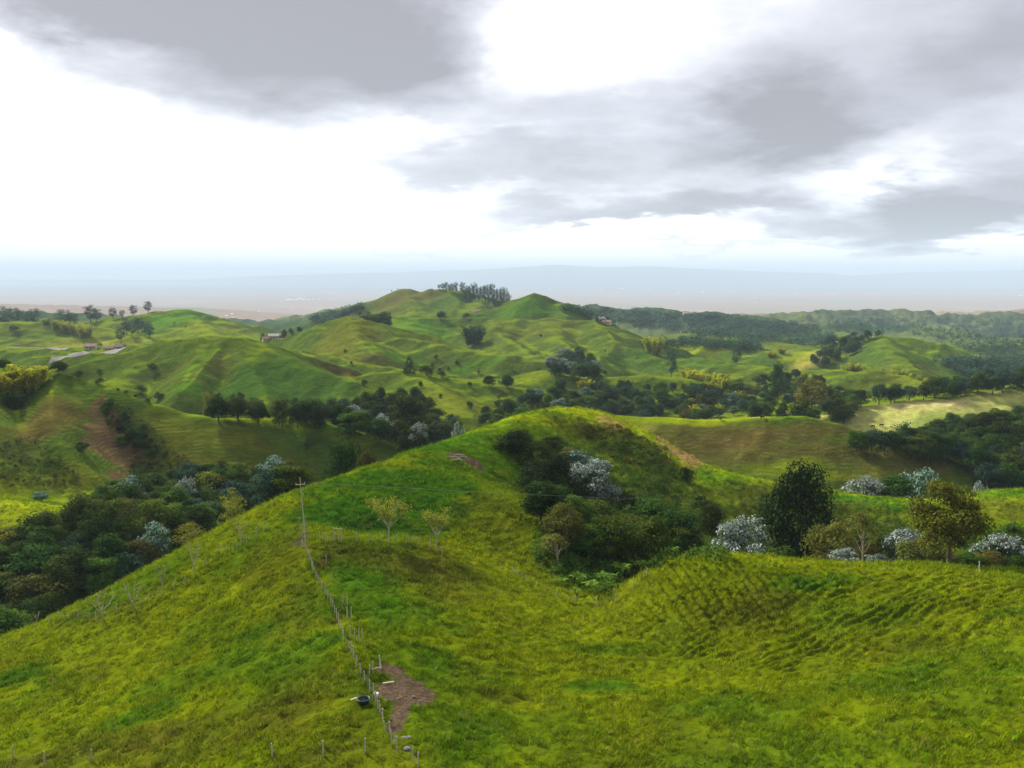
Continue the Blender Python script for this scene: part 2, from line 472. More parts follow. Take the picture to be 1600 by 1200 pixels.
def terrain(x, y):
    x, y = np.asarray(x, float).ravel(), np.asarray(y, float).ravel()
    yy = np.maximum(y, 5)
    # slopes wander a little so that crests do not read as ruled lines
    wx = x + fbm(x / 45, y / 45, 3) * np.clip(yy * 0.012, 0, 14)
    wy = y + fbm(x / 45 + 40, y / 45 + 9, 3) * np.clip(yy * 0.012, 0, 14)
    z = np.interp(np.log(yy), _BY, _BZ) + fbm(x / 260, y / 260, 4) * np.interp(yy, [200, 800, 2500, 6000, 9000, 40000], [5, 16, 45, 40, 10, 8])
    k = np.clip(2 + yy * 0.006, 3, 60)
    near = np.where(yy < 262)[0]
    for P, sl, sr, r in _RW:
        # only where this hill can reach
        zmax = P[:, 2].max()
        reach = (zmax + 480) / min(sl, sr) + 4 * r if P[:, 1].max() < 9000 else 1e9
        if P[:, 1].max() < 1500:
            reach = (zmax + 160) / min(sl, sr) + 4 * r
        m = (x > P[:, 0].min() - reach) & (x < P[:, 0].max() + reach) & (y > P[:, 1].min() - reach) & (y < P[:, 1].max() + reach)
        ix = np.where(m)[0]
        if len(P) == 3 and len(ix):
            ix = ix[z[ix] < zmax + 1]
        if len(ix) == 0:
            continue
        h, d = ridge_height(P, sl, sr, r, wx[ix], wy[ix])
        z[ix] = smax(z[ix], h, k[ix])
    # eroded relief: low spurs and hollows, fading out in the foreground
    amp = np.interp(yy, [0, 180, 320, 700, 1500, 3000, 6000, 9000, 30000], [0, 0, 1.2, 2.6, 9, 26, 16, 2, 30])
    wl = np.interp(yy, [0, 300, 1000, 4000, 9000, 30000], [40, 46, 95, 260, 500, 3000])
    # constant wavelengths per band, blended, so that the pattern stays in the ground
    rel = np.zeros_like(z)
    for lam, lo, hi in ((38, 150, 700), (95, 350, 2400), (260, 1200, 9000), (2600, 12000, 90000)):
        wgt = sstep(yy, lo, lo * 1.6) * (1 - sstep(yy, hi, hi * 1.6))
        rel += wgt * (0.62 - np.abs(fbm(x / lam, y / lam, 3)) * 2.0)
    z = z + rel * amp * 0.8
    # the foreground sheet, which ends behind its own crest
    if len(near) or True:
        ix = np.where(yy < 420)[0]
        if len(ix):
            h = fg_height(x[ix], y[ix]) - 1.1 * np.maximum(yy[ix] - np.interp(x[ix], [-20, 40, 62], [236, 234, 210]), 0) - 0.6 * np.maximum(np.abs(x[ix]) - 150, 0)
            h = h + fbm(x[ix] / 9, y[ix] / 9, 3) * 0.28
            far = sstep(yy[ix], 100, 140)
            zb = np.where(yy[ix] < 150, np.minimum(z[ix], h), z[ix])
            z[ix] = smax(zb, h, 1.2 + 2.5 * far)
    return z


# ground sheet laid out as a fan of rows with growing spacing
UG = np.concatenate([np.linspace(-560, -60, 90)[:-1], np.linspace(-60, 1660, GCOLS), np.linspace(1660, 2160, 90)[1:]])
AG = (UG - 800) / FPX
YG = [14.0]
while YG[-1] < 88000:
    y_ = YG[-1]
    YG.append(y_ + (0.8 if y_ < 50 else 0.26 if y_ < 125 else 0.5 if y_ < 240 else y_ * 0.0026 if y_ < 1300 else y_ * 0.008))
YG = np.array(YG)
AA, YY = np.meshgrid(AG, YG)
XX = AA * YY * np.interp(YY, [14, 60], [1.35, 1.0])
ZZ = terrain(XX, YY).reshape(XX.shape)
NR, NC = XX.shape
_LY = np.log(YG)


def ground(x, y):
    """height of the built ground sheet, bilinear in its own rows and columns"""
    x, y = np.atleast_1d(np.asarray(x, float)), np.atleast_1d(np.asarray(y, float))
    i = np.clip(np.searchsorted(YG, y) - 1, 0, NR - 2)
    ty = np.clip((y - YG[i]) / (YG[i + 1] - YG[i]), 0, 1)
    a = x / y / np.interp(y, [14, 60], [1.35, 1.0])
    j = np.clip(np.searchsorted(AG, a) - 1, 0, NC - 2)
    tx = np.clip((a - AG[j]) / (AG[j + 1] - AG[j]), 0, 1)
    return (ZZ[i, j] * (1 - tx) + ZZ[i, j + 1] * tx) * (1 - ty) + (ZZ[i + 1, j] * (1 - tx) + ZZ[i + 1, j + 1] * tx) * ty


def hit(u, v, lift=0.0, dmin=40.0, dmax=70000.0):
    """where the direction (u, v) comes within LIFT metres of the ground: (x, y, ground z)"""
    ds = YG[(YG >= dmin) & (YG <= dmax)]
    p = at(u, v, 1.0)
    z = p[2] * ds
    g = ground(p[0] * ds, ds)
    k = np.where(z <= g + lift)[0]
    if len(k) == 0:
        return None
    d = ds[k[0]]
    return (p[0] * d, d, float(g[k[0]]))

# ------------------------------------------------------------------ mesh helpers
def new_mesh(name, V, F, mats=(), midx=None, smooth=True, attrs=None):
    """F: (n,3) or (n,4) index array, or a list of such arrays"""
    if not isinstance(F, list):
        F = [F]
    F = [np.asarray(f, np.int32) for f in F if len(f)]
    me = bpy.data.meshes.new(name)
    V = np.asarray(V, np.float32)
    me.vertices.add(len(V))
    me.vertices.foreach_set('co', V.ravel())
    loops = np.concatenate([f.ravel() for f in F])
    tot = np.concatenate([np.full(len(f), f.shape[1], np.int32) for f in F])
    me.loops.add(len(loops))
    me.loops.foreach_set('vertex_index', loops)
    me.polygons.add(len(tot))
    me.polygons.foreach_set('loop_start', np.concatenate([[0], np.cumsum(tot)[:-1]]).astype(np.int32))
    for m in mats:
        me.materials.append(m)
    if midx is not None:
        me.polygons.foreach_set('material_index', np.asarray(midx, np.int32))
    me.polygons.foreach_set('use_smooth', np.full(len(tot), smooth, bool))
    for k, a in (attrs or {}).items():
        a = np.asarray(a, np.float32)
        if a.ndim == 1:
            at_ = me.attributes.new(k, 'FLOAT', 'POINT')
            at_.data.foreach_set('value', a)
        else:
            at_ = me.attributes.new(k, 'FLOAT_COLOR', 'POINT')
            at_.data.foreach_set('color', np.hstack([a, np.ones((len(a), 1), np.float32)]).ravel())
    me.update()
    me.validate()
    return me


def link(name, data, parent=None, loc=None, rotz=0.0, scale=None):
    o = bpy.data.objects.new(name, data)
    COL.objects.link(o)
    if parent is not None:
        o.parent = parent
    if loc is not None:
        o.location = loc
    if rotz:
        o.rotation_euler = (0, 0, rotz)
    if scale is not None:
        o.scale = scale
    return o


def tag(o, label, cat, group=None):
    o['label'] = label
    o['category'] = cat
    if group:
        o['group'] = group
    return o


class MB:
    """collects vertices and faces of one mesh"""
    def __init__(self):
        self.V, self.F4, self.F3, self.A, self.n = [], [], [], [], 0

    def add(self, V, F, tone=0.5):
        V = np.asarray(V, float)
        F = np.asarray(F, int) + self.n
        (self.F4 if F.shape[1] == 4 else self.F3).append(F)
        self.V.append(V)
        self.A.append(np.broadcast_to(np.asarray(tone, float), (len(V),)))
        self.n += len(V)

    def tube(self, pts, rad, sides=6, cap=True, tone=0.5):
        pts = np.asarray(pts, float)
        rad = np.broadcast_to(np.asarray(rad, float), (len(pts),))
        T = np.gradient(pts, axis=0)
        T /= np.linalg.norm(T, axis=1)[:, None] + 1e-9
        ref = np.array([1.0, 0.13, 0.07])
        if abs(T[0] @ ref) > 0.9:
            ref = np.array([0.1, 1.0, 0.05])
        rows = []
        for p, t, r in zip(pts, T, rad):
            a = np.cross(t, ref)
            a /= np.linalg.norm(a) + 1e-9
            b = np.cross(t, a)
            th = np.arange(sides) * 2 * math.pi / sides
            rows.append(p + r * (np.cos(th)[:, None] * a + np.sin(th)[:, None] * b))
        V = np.concatenate(rows)
        F = []
        for i in range(len(pts) - 1):
            for j in range(sides):
                k = (j + 1) % sides
                F.append((i * sides + j, i * sides + k, (i + 1) * sides + k, (i + 1) * sides + j))
        self.add(V, F, tone)
        if cap:
            self.add(np.vstack([rows[-1], pts[-1][None] + T[-1] * rad[-1] * 0.3]), [(j, (j + 1) % sides, sides) for j in range(sides)], tone)

    def box(self, c, size, rz=0.0, tilt=0.0, tone=0.5):
        s = np.array(size) / 2
        V = np.array([(x, y, z) for z in (-1, 1) for y in (-1, 1) for x in (-1, 1)], float) * s
        R = np.array(Matrix.Rotation(rz, 3, 'Z') @ Matrix.Rotation(tilt, 3, 'Y'))
        V = V @ R.T + np.array(c)
        self.add(V, [(0, 2, 3, 1), (4, 5, 7, 6), (0, 1, 5, 4), (2, 6, 7, 3), (0, 4, 6, 2), (1, 3, 7, 5)], tone)

    def leaves(self, C, N, size, rng, aspect=0.55, tone=0.5, droop=0.0):
        """leaf shaped cards centred on C and facing N"""
        n = len(C)
        N = N / (np.linalg.norm(N, axis=1)[:, None] + 1e-9)
        T = rng.randn(n, 3)
        T[:, 2] -= droop
        T -= (T * N).sum(1)[:, None] * N
        T /= np.linalg.norm(T, axis=1)[:, None] + 1e-9
        B = np.cross(N, T)
        s = np.broadcast_to(np.asarray(size, float), (n,))[:, None]
        bend = N * s * 0.18
        P = np.stack([C - T * s * 0.5 - bend, C + B * s * aspect * 0.5, C + T * s * 0.5 - bend, C - B * s * aspect * 0.5], 1)
        self.add(P.reshape(-1, 3), np.arange(n * 4).reshape(n, 4), np.repeat(np.broadcast_to(np.asarray(tone, float), (n,)), 4))

    def mesh(self, name, mat, smooth=True, extra=None):
        F = []
        if self.F4:
            F.append(np.concatenate(self.F4))
        if self.F3:
            F.append(np.concatenate(self.F3))
        at_ = {'tone': np.concatenate(self.A)}
        return new_mesh(name, np.concatenate(self.V), F, [mat], smooth=smooth, attrs=at_)


# ------------------------------------------------------------------ materials
def new_mat(name):
    m = bpy.data.materials.new(name)
    m.use_nodes = True
    return m, NT(m.node_tree)


def surface(g, col, rough=0.9, spec=0.15, normal=None, transl=None, tcol=None):
    b = g.n('ShaderNodeBsdfPrincipled')
    g.put(b.inputs['Base Color'], col if hasattr(col, 'is_output') else (*col, 1))
    b.inputs['Roughness'].default_value = rough
    b.inputs['Specular IOR Level'].default_value = spec
    if normal is not None:
        g.link(normal, b.inputs['Normal'])
    sh = b.outputs[0]
    if transl:
        t = g.n('ShaderNodeBsdfTranslucent')
        g.put(t.inputs[0], tcol if tcol is not None else col)
        mx = g.n('ShaderNodeMixShader')
        mx.inputs[0].default_value = transl
        g.link(sh, mx.inputs[1])
        g.link(t.outputs[0], mx.inputs[2])
        sh = mx.outputs[0]
    o = g.n('ShaderNodeOutputMaterial')
    g.link(sh, o.inputs[0])


def attr(g, name, out='Color'):
    a = g.n('ShaderNodeAttribute')
    a.attribute_name = name
    return a.outputs[out]


def leaf_mat(name, dark, light, extra=None, transl=0.3, vary=0.35, rough=0.8):
    m, g = new_mat(name)
    tone = attr(g, 'tone', 'Fac')
    stops = [(0.0, dark), (0.8, light)]
    if extra:
        stops = [(0.0, dark), (0.74, light), (0.80, extra), (1.0, tuple(min(1, c * 1.25) for c in extra))]
    col = g.ramp(tone, stops)
    oi = g.n('ShaderNodeObjectInfo')
    hs = g.n('ShaderNodeHueSaturation')
    g.put(hs.inputs['Hue'], g.math('MULTIPLY_ADD', oi.outputs['Random'], 0.06 * vary / 0.35, 0.5 - 0.03 * vary / 0.35))
    g.put(hs.inputs['Value'], g.math('MULTIPLY_ADD', g.math('FRACT', g.math('MULTIPLY', oi.outputs['Random'], 7.31)), vary * 2, 1.0 - vary))
    g.link(col, hs.inputs['Color'])
    surface(g, hs.outputs[0], rough, 0.03, transl=transl, tcol=hs.outputs[0])
    return m


def bark_mat(name, a, b):
    m, g = new_mat(name)
    tc = g.n('ShaderNodeTexCoord').outputs['Object']
    mp = g.n('ShaderNodeMapping')
    mp.inputs['Scale'].default_value = (6, 6, 1.5)
    g.link(tc, mp.inputs[0])
    n = g.noise(mp.outputs[0], 2.0, 5, 0.65)
    bp = g.n('ShaderNodeBump')
    bp.inputs['Distance'].default_value = 0.03
    g.link(n, bp.inputs['Height'])
    surface(g, g.ramp(n, [(0.3, a), (0.7, b)]), 0.9, 0.1, bp.outputs[0])
    return m


def plain_mat(name, a, b, scale=3.0, rough=0.85, spec=0.2, metal=None):
    m, g = new_mat(name)
    tc = g.n('ShaderNodeTexCoord').outputs['Object']
    n = g.noise(tc, scale, 5, 0.6)
    surface(g, g.ramp(n, [(0.3, a), (0.7, b)]), rough, spec)
    return m


def ground_mat():
    m, g = new_mat('pasture_ground')
    geo = g.n('ShaderNodeNewGeometry')
    P = geo.outputs['Position']
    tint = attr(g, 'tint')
    soil = attr(g, 'soil', 'Fac')
    cd = g.n('ShaderNodeVectorMath', operation='LENGTH')
    g.link(P, cd.inputs[0])
    dist = cd.outputs[1]
    # tussocks, swards and broad patches, each at a size of its own in the ground
    n1 = g.noise(P, 1.7, 5, 0.65)
    n2 = g.noise(P, 0.22, 6, 0.62, 0.4)
    n3 = g.noise(P, 0.045, 6, 0.6, 0.3)
    n4 = g.noise(P, 0.008, 6, 0.65)
    sp = g.n('ShaderNodeSeparateXYZ')
    g.link(P, sp.inputs[0])
    # little cattle steps that follow the contours
    zz = g.math('MULTIPLY_ADD', g.noise(P, 0.09, 4, 0.6), 5.0, g.math('MULTIPLY', sp.outputs[2], 1.15))
    steps = g.math('SINE', g.math('MULTIPLY', zz, 5.2))
    slope = g.n('ShaderNodeSeparateXYZ')
    g.link(geo.outputs['Normal'], slope.inputs[0])
    steep = g.maprange(slope.outputs[2], 0.985, 0.88)
    stp = g.math('MULTIPLY', g.math('MULTIPLY', steps, steep), g.maprange(n2, 0.35, 0.65))
    v = g.math('MULTIPLY_ADD', g.math('SUBTRACT', n1, 0.5), 0.9, 1.0)
    v = g.math('MULTIPLY_ADD', g.math('SUBTRACT', n2, 0.5), 1.5, v)
    v = g.math('MULTIPLY_ADD', g.math('SUBTRACT', n3, 0.5), 0.8, v)
    v = g.math('MULTIPLY_ADD', g.math('SUBTRACT', n4, 0.5), 0.6, v)
    v = g.math('MULTIPLY_ADD', stp, 0.17, v)
    v = g.math('MAXIMUM', v, 0.25)
    sc = g.n('ShaderNodeVectorMath', operation='SCALE')
    g.link(tint, sc.inputs[0])
    g.link(v, sc.inputs['Scale'])
    # dry stalks
    dry = g.math('MULTIPLY', g.maprange(g.noise(P, 0.6, 5, 0.7), 0.54, 0.72), 0.28)
    col = g.mix(dry, sc.outputs[0], g.mix(0.5, sc.outputs[0], (0.17, 0.13, 0.035)))
    # trodden earth with straw and damp spots, breaking up into the sward at its edge
    e1, e2 = g.noise(P, 3.2, 6, 0.7), g.noise(P, 0.9, 5, 0.65)
    earth = g.ramp(e1, [(0.30, (0.030, 0.024, 0.016)), (0.48, (0.075, 0.050, 0.032)), (0.62, (0.12, 0.085, 0.056)), (0.75, (0.24, 0.19, 0.125))])
    earth = g.mix(g.maprange(e2, 0.45, 0.65), earth, (0.065, 0.045, 0.03))
    sm = g.math('ADD', soil, g.math('MULTIPLY_ADD', g.math('ADD', e1, e2), 0.7, -0.7))
    col = g.mix(g.maprange(sm, 0.30, 0.72), col, earth)
    hgt = g.math('MULTIPLY_ADD', n1, 0.30, g.math('MULTIPLY', n2, 0.9))
    hgt = g.math('MULTIPLY_ADD', stp, 0.07, hgt)
    hgt = g.math('MULTIPLY_ADD', n3, 2.2, hgt)
    bp = g.n('ShaderNodeBump')
    bp.inputs['Strength'].default_value = 0.9
    bp.inputs['Distance'].default_value = 1.0
    g.link(hgt, bp.inputs['Height'])
    surface(g, col, 0.95, 0.0, bp.outputs[0])
    return m


# ------------------------------------------------------------------ what grows where: ground colours, with some hill light and shade painted in
C_YG = np.array((0.198, 0.245, 0.004))      # short yellow-green pasture
C_FG = np.array((0.052, 0.150, 0.006))      # fresh green
C_OL = np.array((0.100, 0.106, 0.010))      # long grass going to seed
C_DG = np.array((0.036, 0.078, 0.010))      # rank dark grass, also painted on as shade of hill flanks
C_BR = np.array((0.088, 0.062, 0.018))      # withered
C_SCRUB = np.array((0.030, 0.050, 0.012))
C_SOIL = np.array((0.12, 0.088, 0.055))
C_PALE = np.array((0.34, 0.34, 0.09))
C_PLAIN = np.array((0.22, 0.15, 0.105))
C_WOODS = np.array((0.030, 0.060, 0.035))


def lerp(a, b, t):
    t = np.asarray(t)[..., None]
    return a * (1 - t) + b * t


# patches: u, v, half width, half height in the photo's directions, colour, strength
PATCHES = [
    # foreground: fresh green sward
    (260, 830, 120, 40, C_FG, .5), (700, 690, 120, 18, C_FG, .75), (870, 650, 60, 10, C_FG, .6), (600, 745, 60, 14, C_FG, .5), (620, 775, 120, 55, C_FG, .95), (560, 815, 90, 30, C_FG, .95), (585, 825, 70, 14, C_DG, .6), (690, 750, 60, 30, C_FG, .7), (500, 800, 50, 30, C_FG, .6),
    (580, 900, 95, 50, C_FG, .9), (700, 900, 60, 20, C_DG, .3), (640, 960, 90, 30, C_FG, .55), (410, 985, 40, 14, C_FG, .6), (300, 1060, 120, 22, C_FG, .5), (230, 1115, 60, 16, C_FG, .7), (30, 1055, 60, 14, C_FG, .8), (430, 1060, 60, 40, C_FG, .4), (500, 1005, 40, 14, C_FG, .6),
    (950, 1075, 60, 18, C_FG, .85), (960, 1015, 70, 10, C_FG, .5), (820, 1140, 160, 40, C_FG, .45), (1300, 905, 60, 12, C_FG, .5), (1240, 915, 40, 12, C_FG, .55), (1380, 1060, 120, 25, C_FG, .4), (1500, 1080, 120, 50, C_FG, .4),
    (1150, 1100, 120, 30, C_FG, .4), (660, 1020, 60, 20, C_FG, .4), (1570, 960, 40, 10, C_FG, .5), (1200, 1180, 200, 25, C_FG, .25), (760, 1050, 80, 20, C_FG, .25), (220, 910, 90, 25, C_FG, .6), (130, 960, 40, 12, C_DG, .5),
    # foreground: yellow and seeding grass
    (620, 880, 110, 22, C_OL, .75), (680, 900, 70, 30, C_OL, .6), (500, 1090, 120, 50, C_OL, .4), (540, 1180, 120, 40, C_OL, .45), (430, 870, 60, 40, C_OL, .35), (330, 1150, 160, 40, C_BR, .3), (120, 1180, 200, 25, C_BR, .4),
    (470, 950, 50, 90, C_OL, .35), (770, 800, 60, 40, C_OL, .35), (800, 1090, 60, 14, C_OL, .5), (1200, 940, 60, 25, C_OL, .6), (1130, 960, 60, 25, C_OL, .4), (1400, 1015, 80, 14, C_OL, .4), (1000, 1180, 200, 40, C_OL, .25),
    (470, 845, 12, 10, C_SOIL, .7),
    # the bank under the top fence and other trodden edges
    (505, 880, 8, 35, C_BR, .6), (530, 955, 8, 40, C_BR, .4),
    (555, 1020, 30, 30, C_YG, .6),
    # knoll: seeding grass and scrub
    (920, 672, 70, 16, C_OL, .8), (955, 660, 22, 9, (0.30, 0.20, 0.06), .7), (960, 700, 80, 26, C_SCRUB, .55), (1020, 740, 60, 40, C_SCRUB, .5), (1060, 790, 70, 45, C_SCRUB, .55), (900, 740, 60, 60, C_SCRUB, .8), (960, 800, 80, 60, C_SCRUB, .9),
    (930, 860, 70, 50, C_SCRUB, .95), (1040, 840, 60, 30, C_SCRUB, .9), (1040, 692, 16, 10, (0.30, 0.22, 0.07), .7), (1075, 714, 22, 8, (0.34, 0.20, 0.09), .8), (1010, 672, 20, 7, (0.26, 0.22, 0.04), .7), (1090, 800, 12, 14, C_SOIL, .4),
    (1170, 780, 80, 30, C_OL, .5), (1120, 820, 80, 30, C_SCRUB, .6), (1300, 840, 160, 40, C_SCRUB, .75), (1330, 778, 90, 5, C_FG, .8), (1420, 793, 60, 6, C_FG, .9), (1570, 772, 50, 8, C_FG, .8), (1570, 800, 50, 25, C_OL, .6),
    (1000, 900, 50, 14, C_BR, .6),
    # near left hill: darker flank and brighter crest, partly painted shade and light
    (75, 650, 40, 50, C_BR, .75), (120, 740, 60, 22, C_OL, .5), (30, 720, 60, 40, C_DG, .5), (330, 715, 120, 30, C_OL, .55), (250, 670, 60, 26, C_OL, .5), (420, 700, 80, 26, C_OL, .4), (400, 656, 110, 4, C_YG, .5), (500, 668, 70, 5, C_FG, .5), (480, 700, 90, 22, C_DG, .6), (330, 700, 140, 30, C_OL, .7), (400, 720, 120, 20, C_DG, .5), (60, 795, 60, 8, C_YG, .8),
    (560, 690, 40, 10, C_YG, .5), (190, 660, 28, 40, C_SCRUB, .6), (215, 700, 40, 30, C_SCRUB, .6),
    # hill with two spurs: dark patches paint shade on its right face
    (310, 570, 22, 20, C_FG, .35), (400, 590, 70, 40, C_DG, .8), (460, 602, 110, 40, C_DG, .7), (230, 575, 80, 25, C_DG, .45), (290, 605, 20, 10, C_FG, .5), (480, 625, 120, 14, C_DG, .6), (360, 630, 80, 10, C_DG, .6),
    # central hills
    (540, 525, 50, 18, C_OL, .8), (520, 575, 90, 14, C_BR, .7), (560, 560, 60, 10, C_BR, .4), (700, 625, 110, 28, C_OL, .6), (640, 515, 60, 12, C_FG, .5), (620, 555, 40, 10, C_FG, .4), (740, 572, 60, 8, C_FG, .5), (830, 480, 60, 14, C_FG, .6),
    (700, 540, 90, 16, C_YG, .35), (850, 585, 60, 10, C_YG, .4), (1000, 560, 50, 16, C_DG, .4), (820, 520, 90, 14, C_OL, .3), (620, 480, 60, 14, C_OL, .4), (690, 480, 40, 18, C_DG, .5), (640, 463, 60, 8, C_BR, .5),
    (1090, 545, 60, 8, C_YG, .6), (1275, 560, 35, 12, (0.33, 0.30, 0.05), .9), (1130, 570, 60, 8, C_DG, .3), (1400, 550, 100, 25, C_DG, .45), (1390, 598, 60, 12, C_OL, .4), (1240, 560, 30, 8, C_YG, .6),
    # pale meadow
    (1400, 650, 120, 30, C_PALE, .9), (1560, 628, 70, 22, C_PALE, .85), (1350, 672, 60, 26, C_PALE, .9), (1480, 642, 100, 24, C_PALE, .7), (1480, 655, 60, 14, C_FG, .5), (1420, 680, 40, 8, C_YG, .7), (1460, 632, 60, 5, (0.36, 0.28, 0.14), .6), (1560, 690, 60, 10, C_OL, .5),
    # brown-faced hill: yellow-green patches paint its sunlit rim and a sunlit spot
    (1090, 692, 150, 34, (0.075, 0.072, 0.014), .95), (1290, 704, 130, 36, (0.075, 0.072, 0.014), .95), (1420, 728, 80, 22, (0.075, 0.072, 0.014), .9), (1200, 680, 120, 16, C_BR, .6), (1230, 732, 60, 12, C_YG, .45), (1120, 656, 140, 3, C_YG, .8), (1300, 745, 50, 10, C_YG, .5), (1240, 651, 40, 4, C_FG, .5), (1380, 740, 60, 12, C_OL, .6),
    # left fields
    (140, 541, 90, 4, (0.24, 0.23, 0.03), .45), (60, 525, 60, 10, C_DG, .4), (270, 500, 50, 10, C_FG, .6), (200, 530, 50, 6, C_YG, .3), (40, 555, 60, 6, C_DG, .5), (340, 515, 60, 10, C_YG, .3), (90, 515, 90, 10, C_OL, .3),
]
SOILS = [(635, 1078, 44, 26), (622, 1120, 18, 30), (612, 1050, 22, 8), (733, 720, 24, 7), (712, 714, 14, 3)]
SCAR = [(160, 670, 22, 30), (175, 710, 38, 26), (190, 745, 14, 18), (150, 640, 10, 20)]


def ellipse(u, v, ru, rv):
    c = hit(u, v)
    if c is None:
        return None
    d = c[1]
    rx = ru / FPX * d
    # depth covered per step of direction, read on the slope itself and not across a crest
    steps = [abs(q[1] - d) for q in (hit(u, v - 2), hit(u, v + 2), hit(u, v + 5), hit(u, v - 5)) if q is not None]
    steps = [q / k for q, k in zip(steps, (2, 2, 5, 5)) if q > 0]
    ry = rv * (sorted(steps)[len(steps) // 2 - 1 if len(steps) > 1 else 0] if steps else 1.0)
    ry = min(max(ry, rx * 0.12, d * 0.004), rx * 2.2 + 2)
    return c[0], d, rx, ry


_PE = [(ellipse(*p[:4]), np.array(p[4]), p[5]) for p in PATCHES]
_SE = [(ellipse(*p), 1.0) for p in SOILS]
_SC = [(ellipse(*p), 0.7) for p in SCAR]


def ground_colour(x, y, z, nz):
    """albedo and bare-soil share at ground points"""
    f1, f2, f3 = fbm(x / 70, y / 70, 4), fbm(x / 14 + 5, y / 14, 4), fbm(x / 260 + 9, y / 260, 4)
    dry = sstep(f1 + 0.5 * f2, -0.15, 0.35)
    base = lerp(np.broadcast_to(lerp(C_FG, C_YG, 0.62), x.shape + (3,)), C_YG, sstep(f2 + 0.6 * f1, -0.35, 0.15))
    base = lerp(base, C_FG, 0.55 * sstep(fbm(x / 24 + 31, y / 24 + 3, 4), 0.08, 0.4))
    base = lerp(base, C_OL, 0.22 * sstep(fbm(x / 9 + 3, y / 9 + 31, 4), 0.02, 0.4))
    mid = sstep(y, 228, 262)
    steep = sstep(nz, 0.982, 0.935)  # steep flanks go darker: longer grass, and part of their shade painted in
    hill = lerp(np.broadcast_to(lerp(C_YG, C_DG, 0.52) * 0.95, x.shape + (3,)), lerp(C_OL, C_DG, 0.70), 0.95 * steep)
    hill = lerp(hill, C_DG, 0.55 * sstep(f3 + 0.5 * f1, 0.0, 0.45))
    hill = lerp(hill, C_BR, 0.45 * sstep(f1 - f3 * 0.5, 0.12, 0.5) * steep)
    col = lerp(base, hill, mid)
    # damp valley bottoms
    bed = np.interp(np.log(np.maximum(y, 10)), _BY, _BZ)
    low = sstep(z - bed, 16, 3) * sstep(y, 150, 260) * (1 - sstep(y, 1500, 2500))
    col = lerp(col, C_SCRUB, 0.7 * low * sstep(f2, -0.5, 0.1))
    # foothills: woods between fields, then the wide brown plain
    foot = sstep(y, 1300, 1900)
    wd = sstep(fbm(x / 330 + 3, y / 330 + 8, 5), -0.12, 0.1)
    col = lerp(col, lerp(np.array((0.085, 0.115, 0.040)) + 0 * col, C_WOODS, wd), foot * 0.85)
    pl = sstep(y, 2200, 5200)
    fields = fbm(x / 900, y / 2600, 5)
    plain = lerp(np.broadcast_to(C_PLAIN, x.shape + (3,)), np.array((0.16, 0.17, 0.10)), sstep(fields, 0.05, 0.4))
    plain = lerp(plain, np.array((0.27, 0.20, 0.15)), sstep(fields, -0.1, -0.5))
    col = lerp(col, plain, pl)
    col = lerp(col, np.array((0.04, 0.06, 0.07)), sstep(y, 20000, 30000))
    wob = fbm(x / 5.5, y / 5.5, 5, 0.65) * 1.9
    wobf = fbm(x / 30, y / 30, 5, 0.6) * 1.6
    soil = np.zeros(len(x))

    def cover(e):
        cx, cy, rx, ry = e
        k = np.where((np.abs(x - cx) < rx * 2.4) & (np.abs(y - cy) < ry * 2.4))[0]
        w = wob[k] if cy < 260 else wobf[k]
        q = ((x[k] - cx) / rx) ** 2 + ((y[k] - cy) / ry) ** 2
        return k, sstep(q + w, 1.9, 0.2)
    for e, c, s in _PE:
        if e is None:
            continue
        k, t = cover(e)
        col[k] = lerp(col[k], c, t * s)
    for e, s in _SE + _SC:
        if e is None:
            continue
        k, t = cover(e)
        if s == 1.0:
            soil[k] = np.maximum(soil[k], t)
        else:
            col[k] = lerp(col[k], np.array((0.12, 0.066, 0.036)), sstep(t, 0.3, 0.62) * s)
    return np.clip(col, 0.004, 0.8), soil


def build_ground():
    x, y, z = XX.ravel(), YY.ravel(), ZZ.ravel()
    dzdy = np.gradient(ZZ, axis=0) / np.gradient(YY, axis=0)
    dzdx = np.gradient(ZZ, axis=1) / np.gradient(XX, axis=1)
    nz = 1 / np.sqrt(1 + dzdx ** 2 + (dzdy - dzdx * XX / YY) ** 2)
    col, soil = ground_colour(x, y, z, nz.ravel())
    # tussocks and planted rows as real relief in the near pasture
    near = 1 - sstep(y, 200, 300)
    lum = fbm(x / 1.3, y / 1.3, 3) * 0.34 + fbm(x / 3.6 + 7, y / 3.6, 3) * 0.34
    ROWS[0] = rows_at(x, y)
    zd = z + near * (1 - 0.8 * soil) * lum + ROWS[0]
    i = np.arange(NR * NC).reshape(NR, NC)
    q = np.stack([i[:-1, :-1], i[:-1, 1:], i[1:, 1:], i[1:, :-1]], -1).reshape(-1, 4)
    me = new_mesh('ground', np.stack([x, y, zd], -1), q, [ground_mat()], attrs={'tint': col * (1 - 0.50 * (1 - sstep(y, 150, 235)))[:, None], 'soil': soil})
    o = link('ground', me)
    o['kind'] = 'structure'
    return col, soil, nz.ravel()


ROWS = [None]


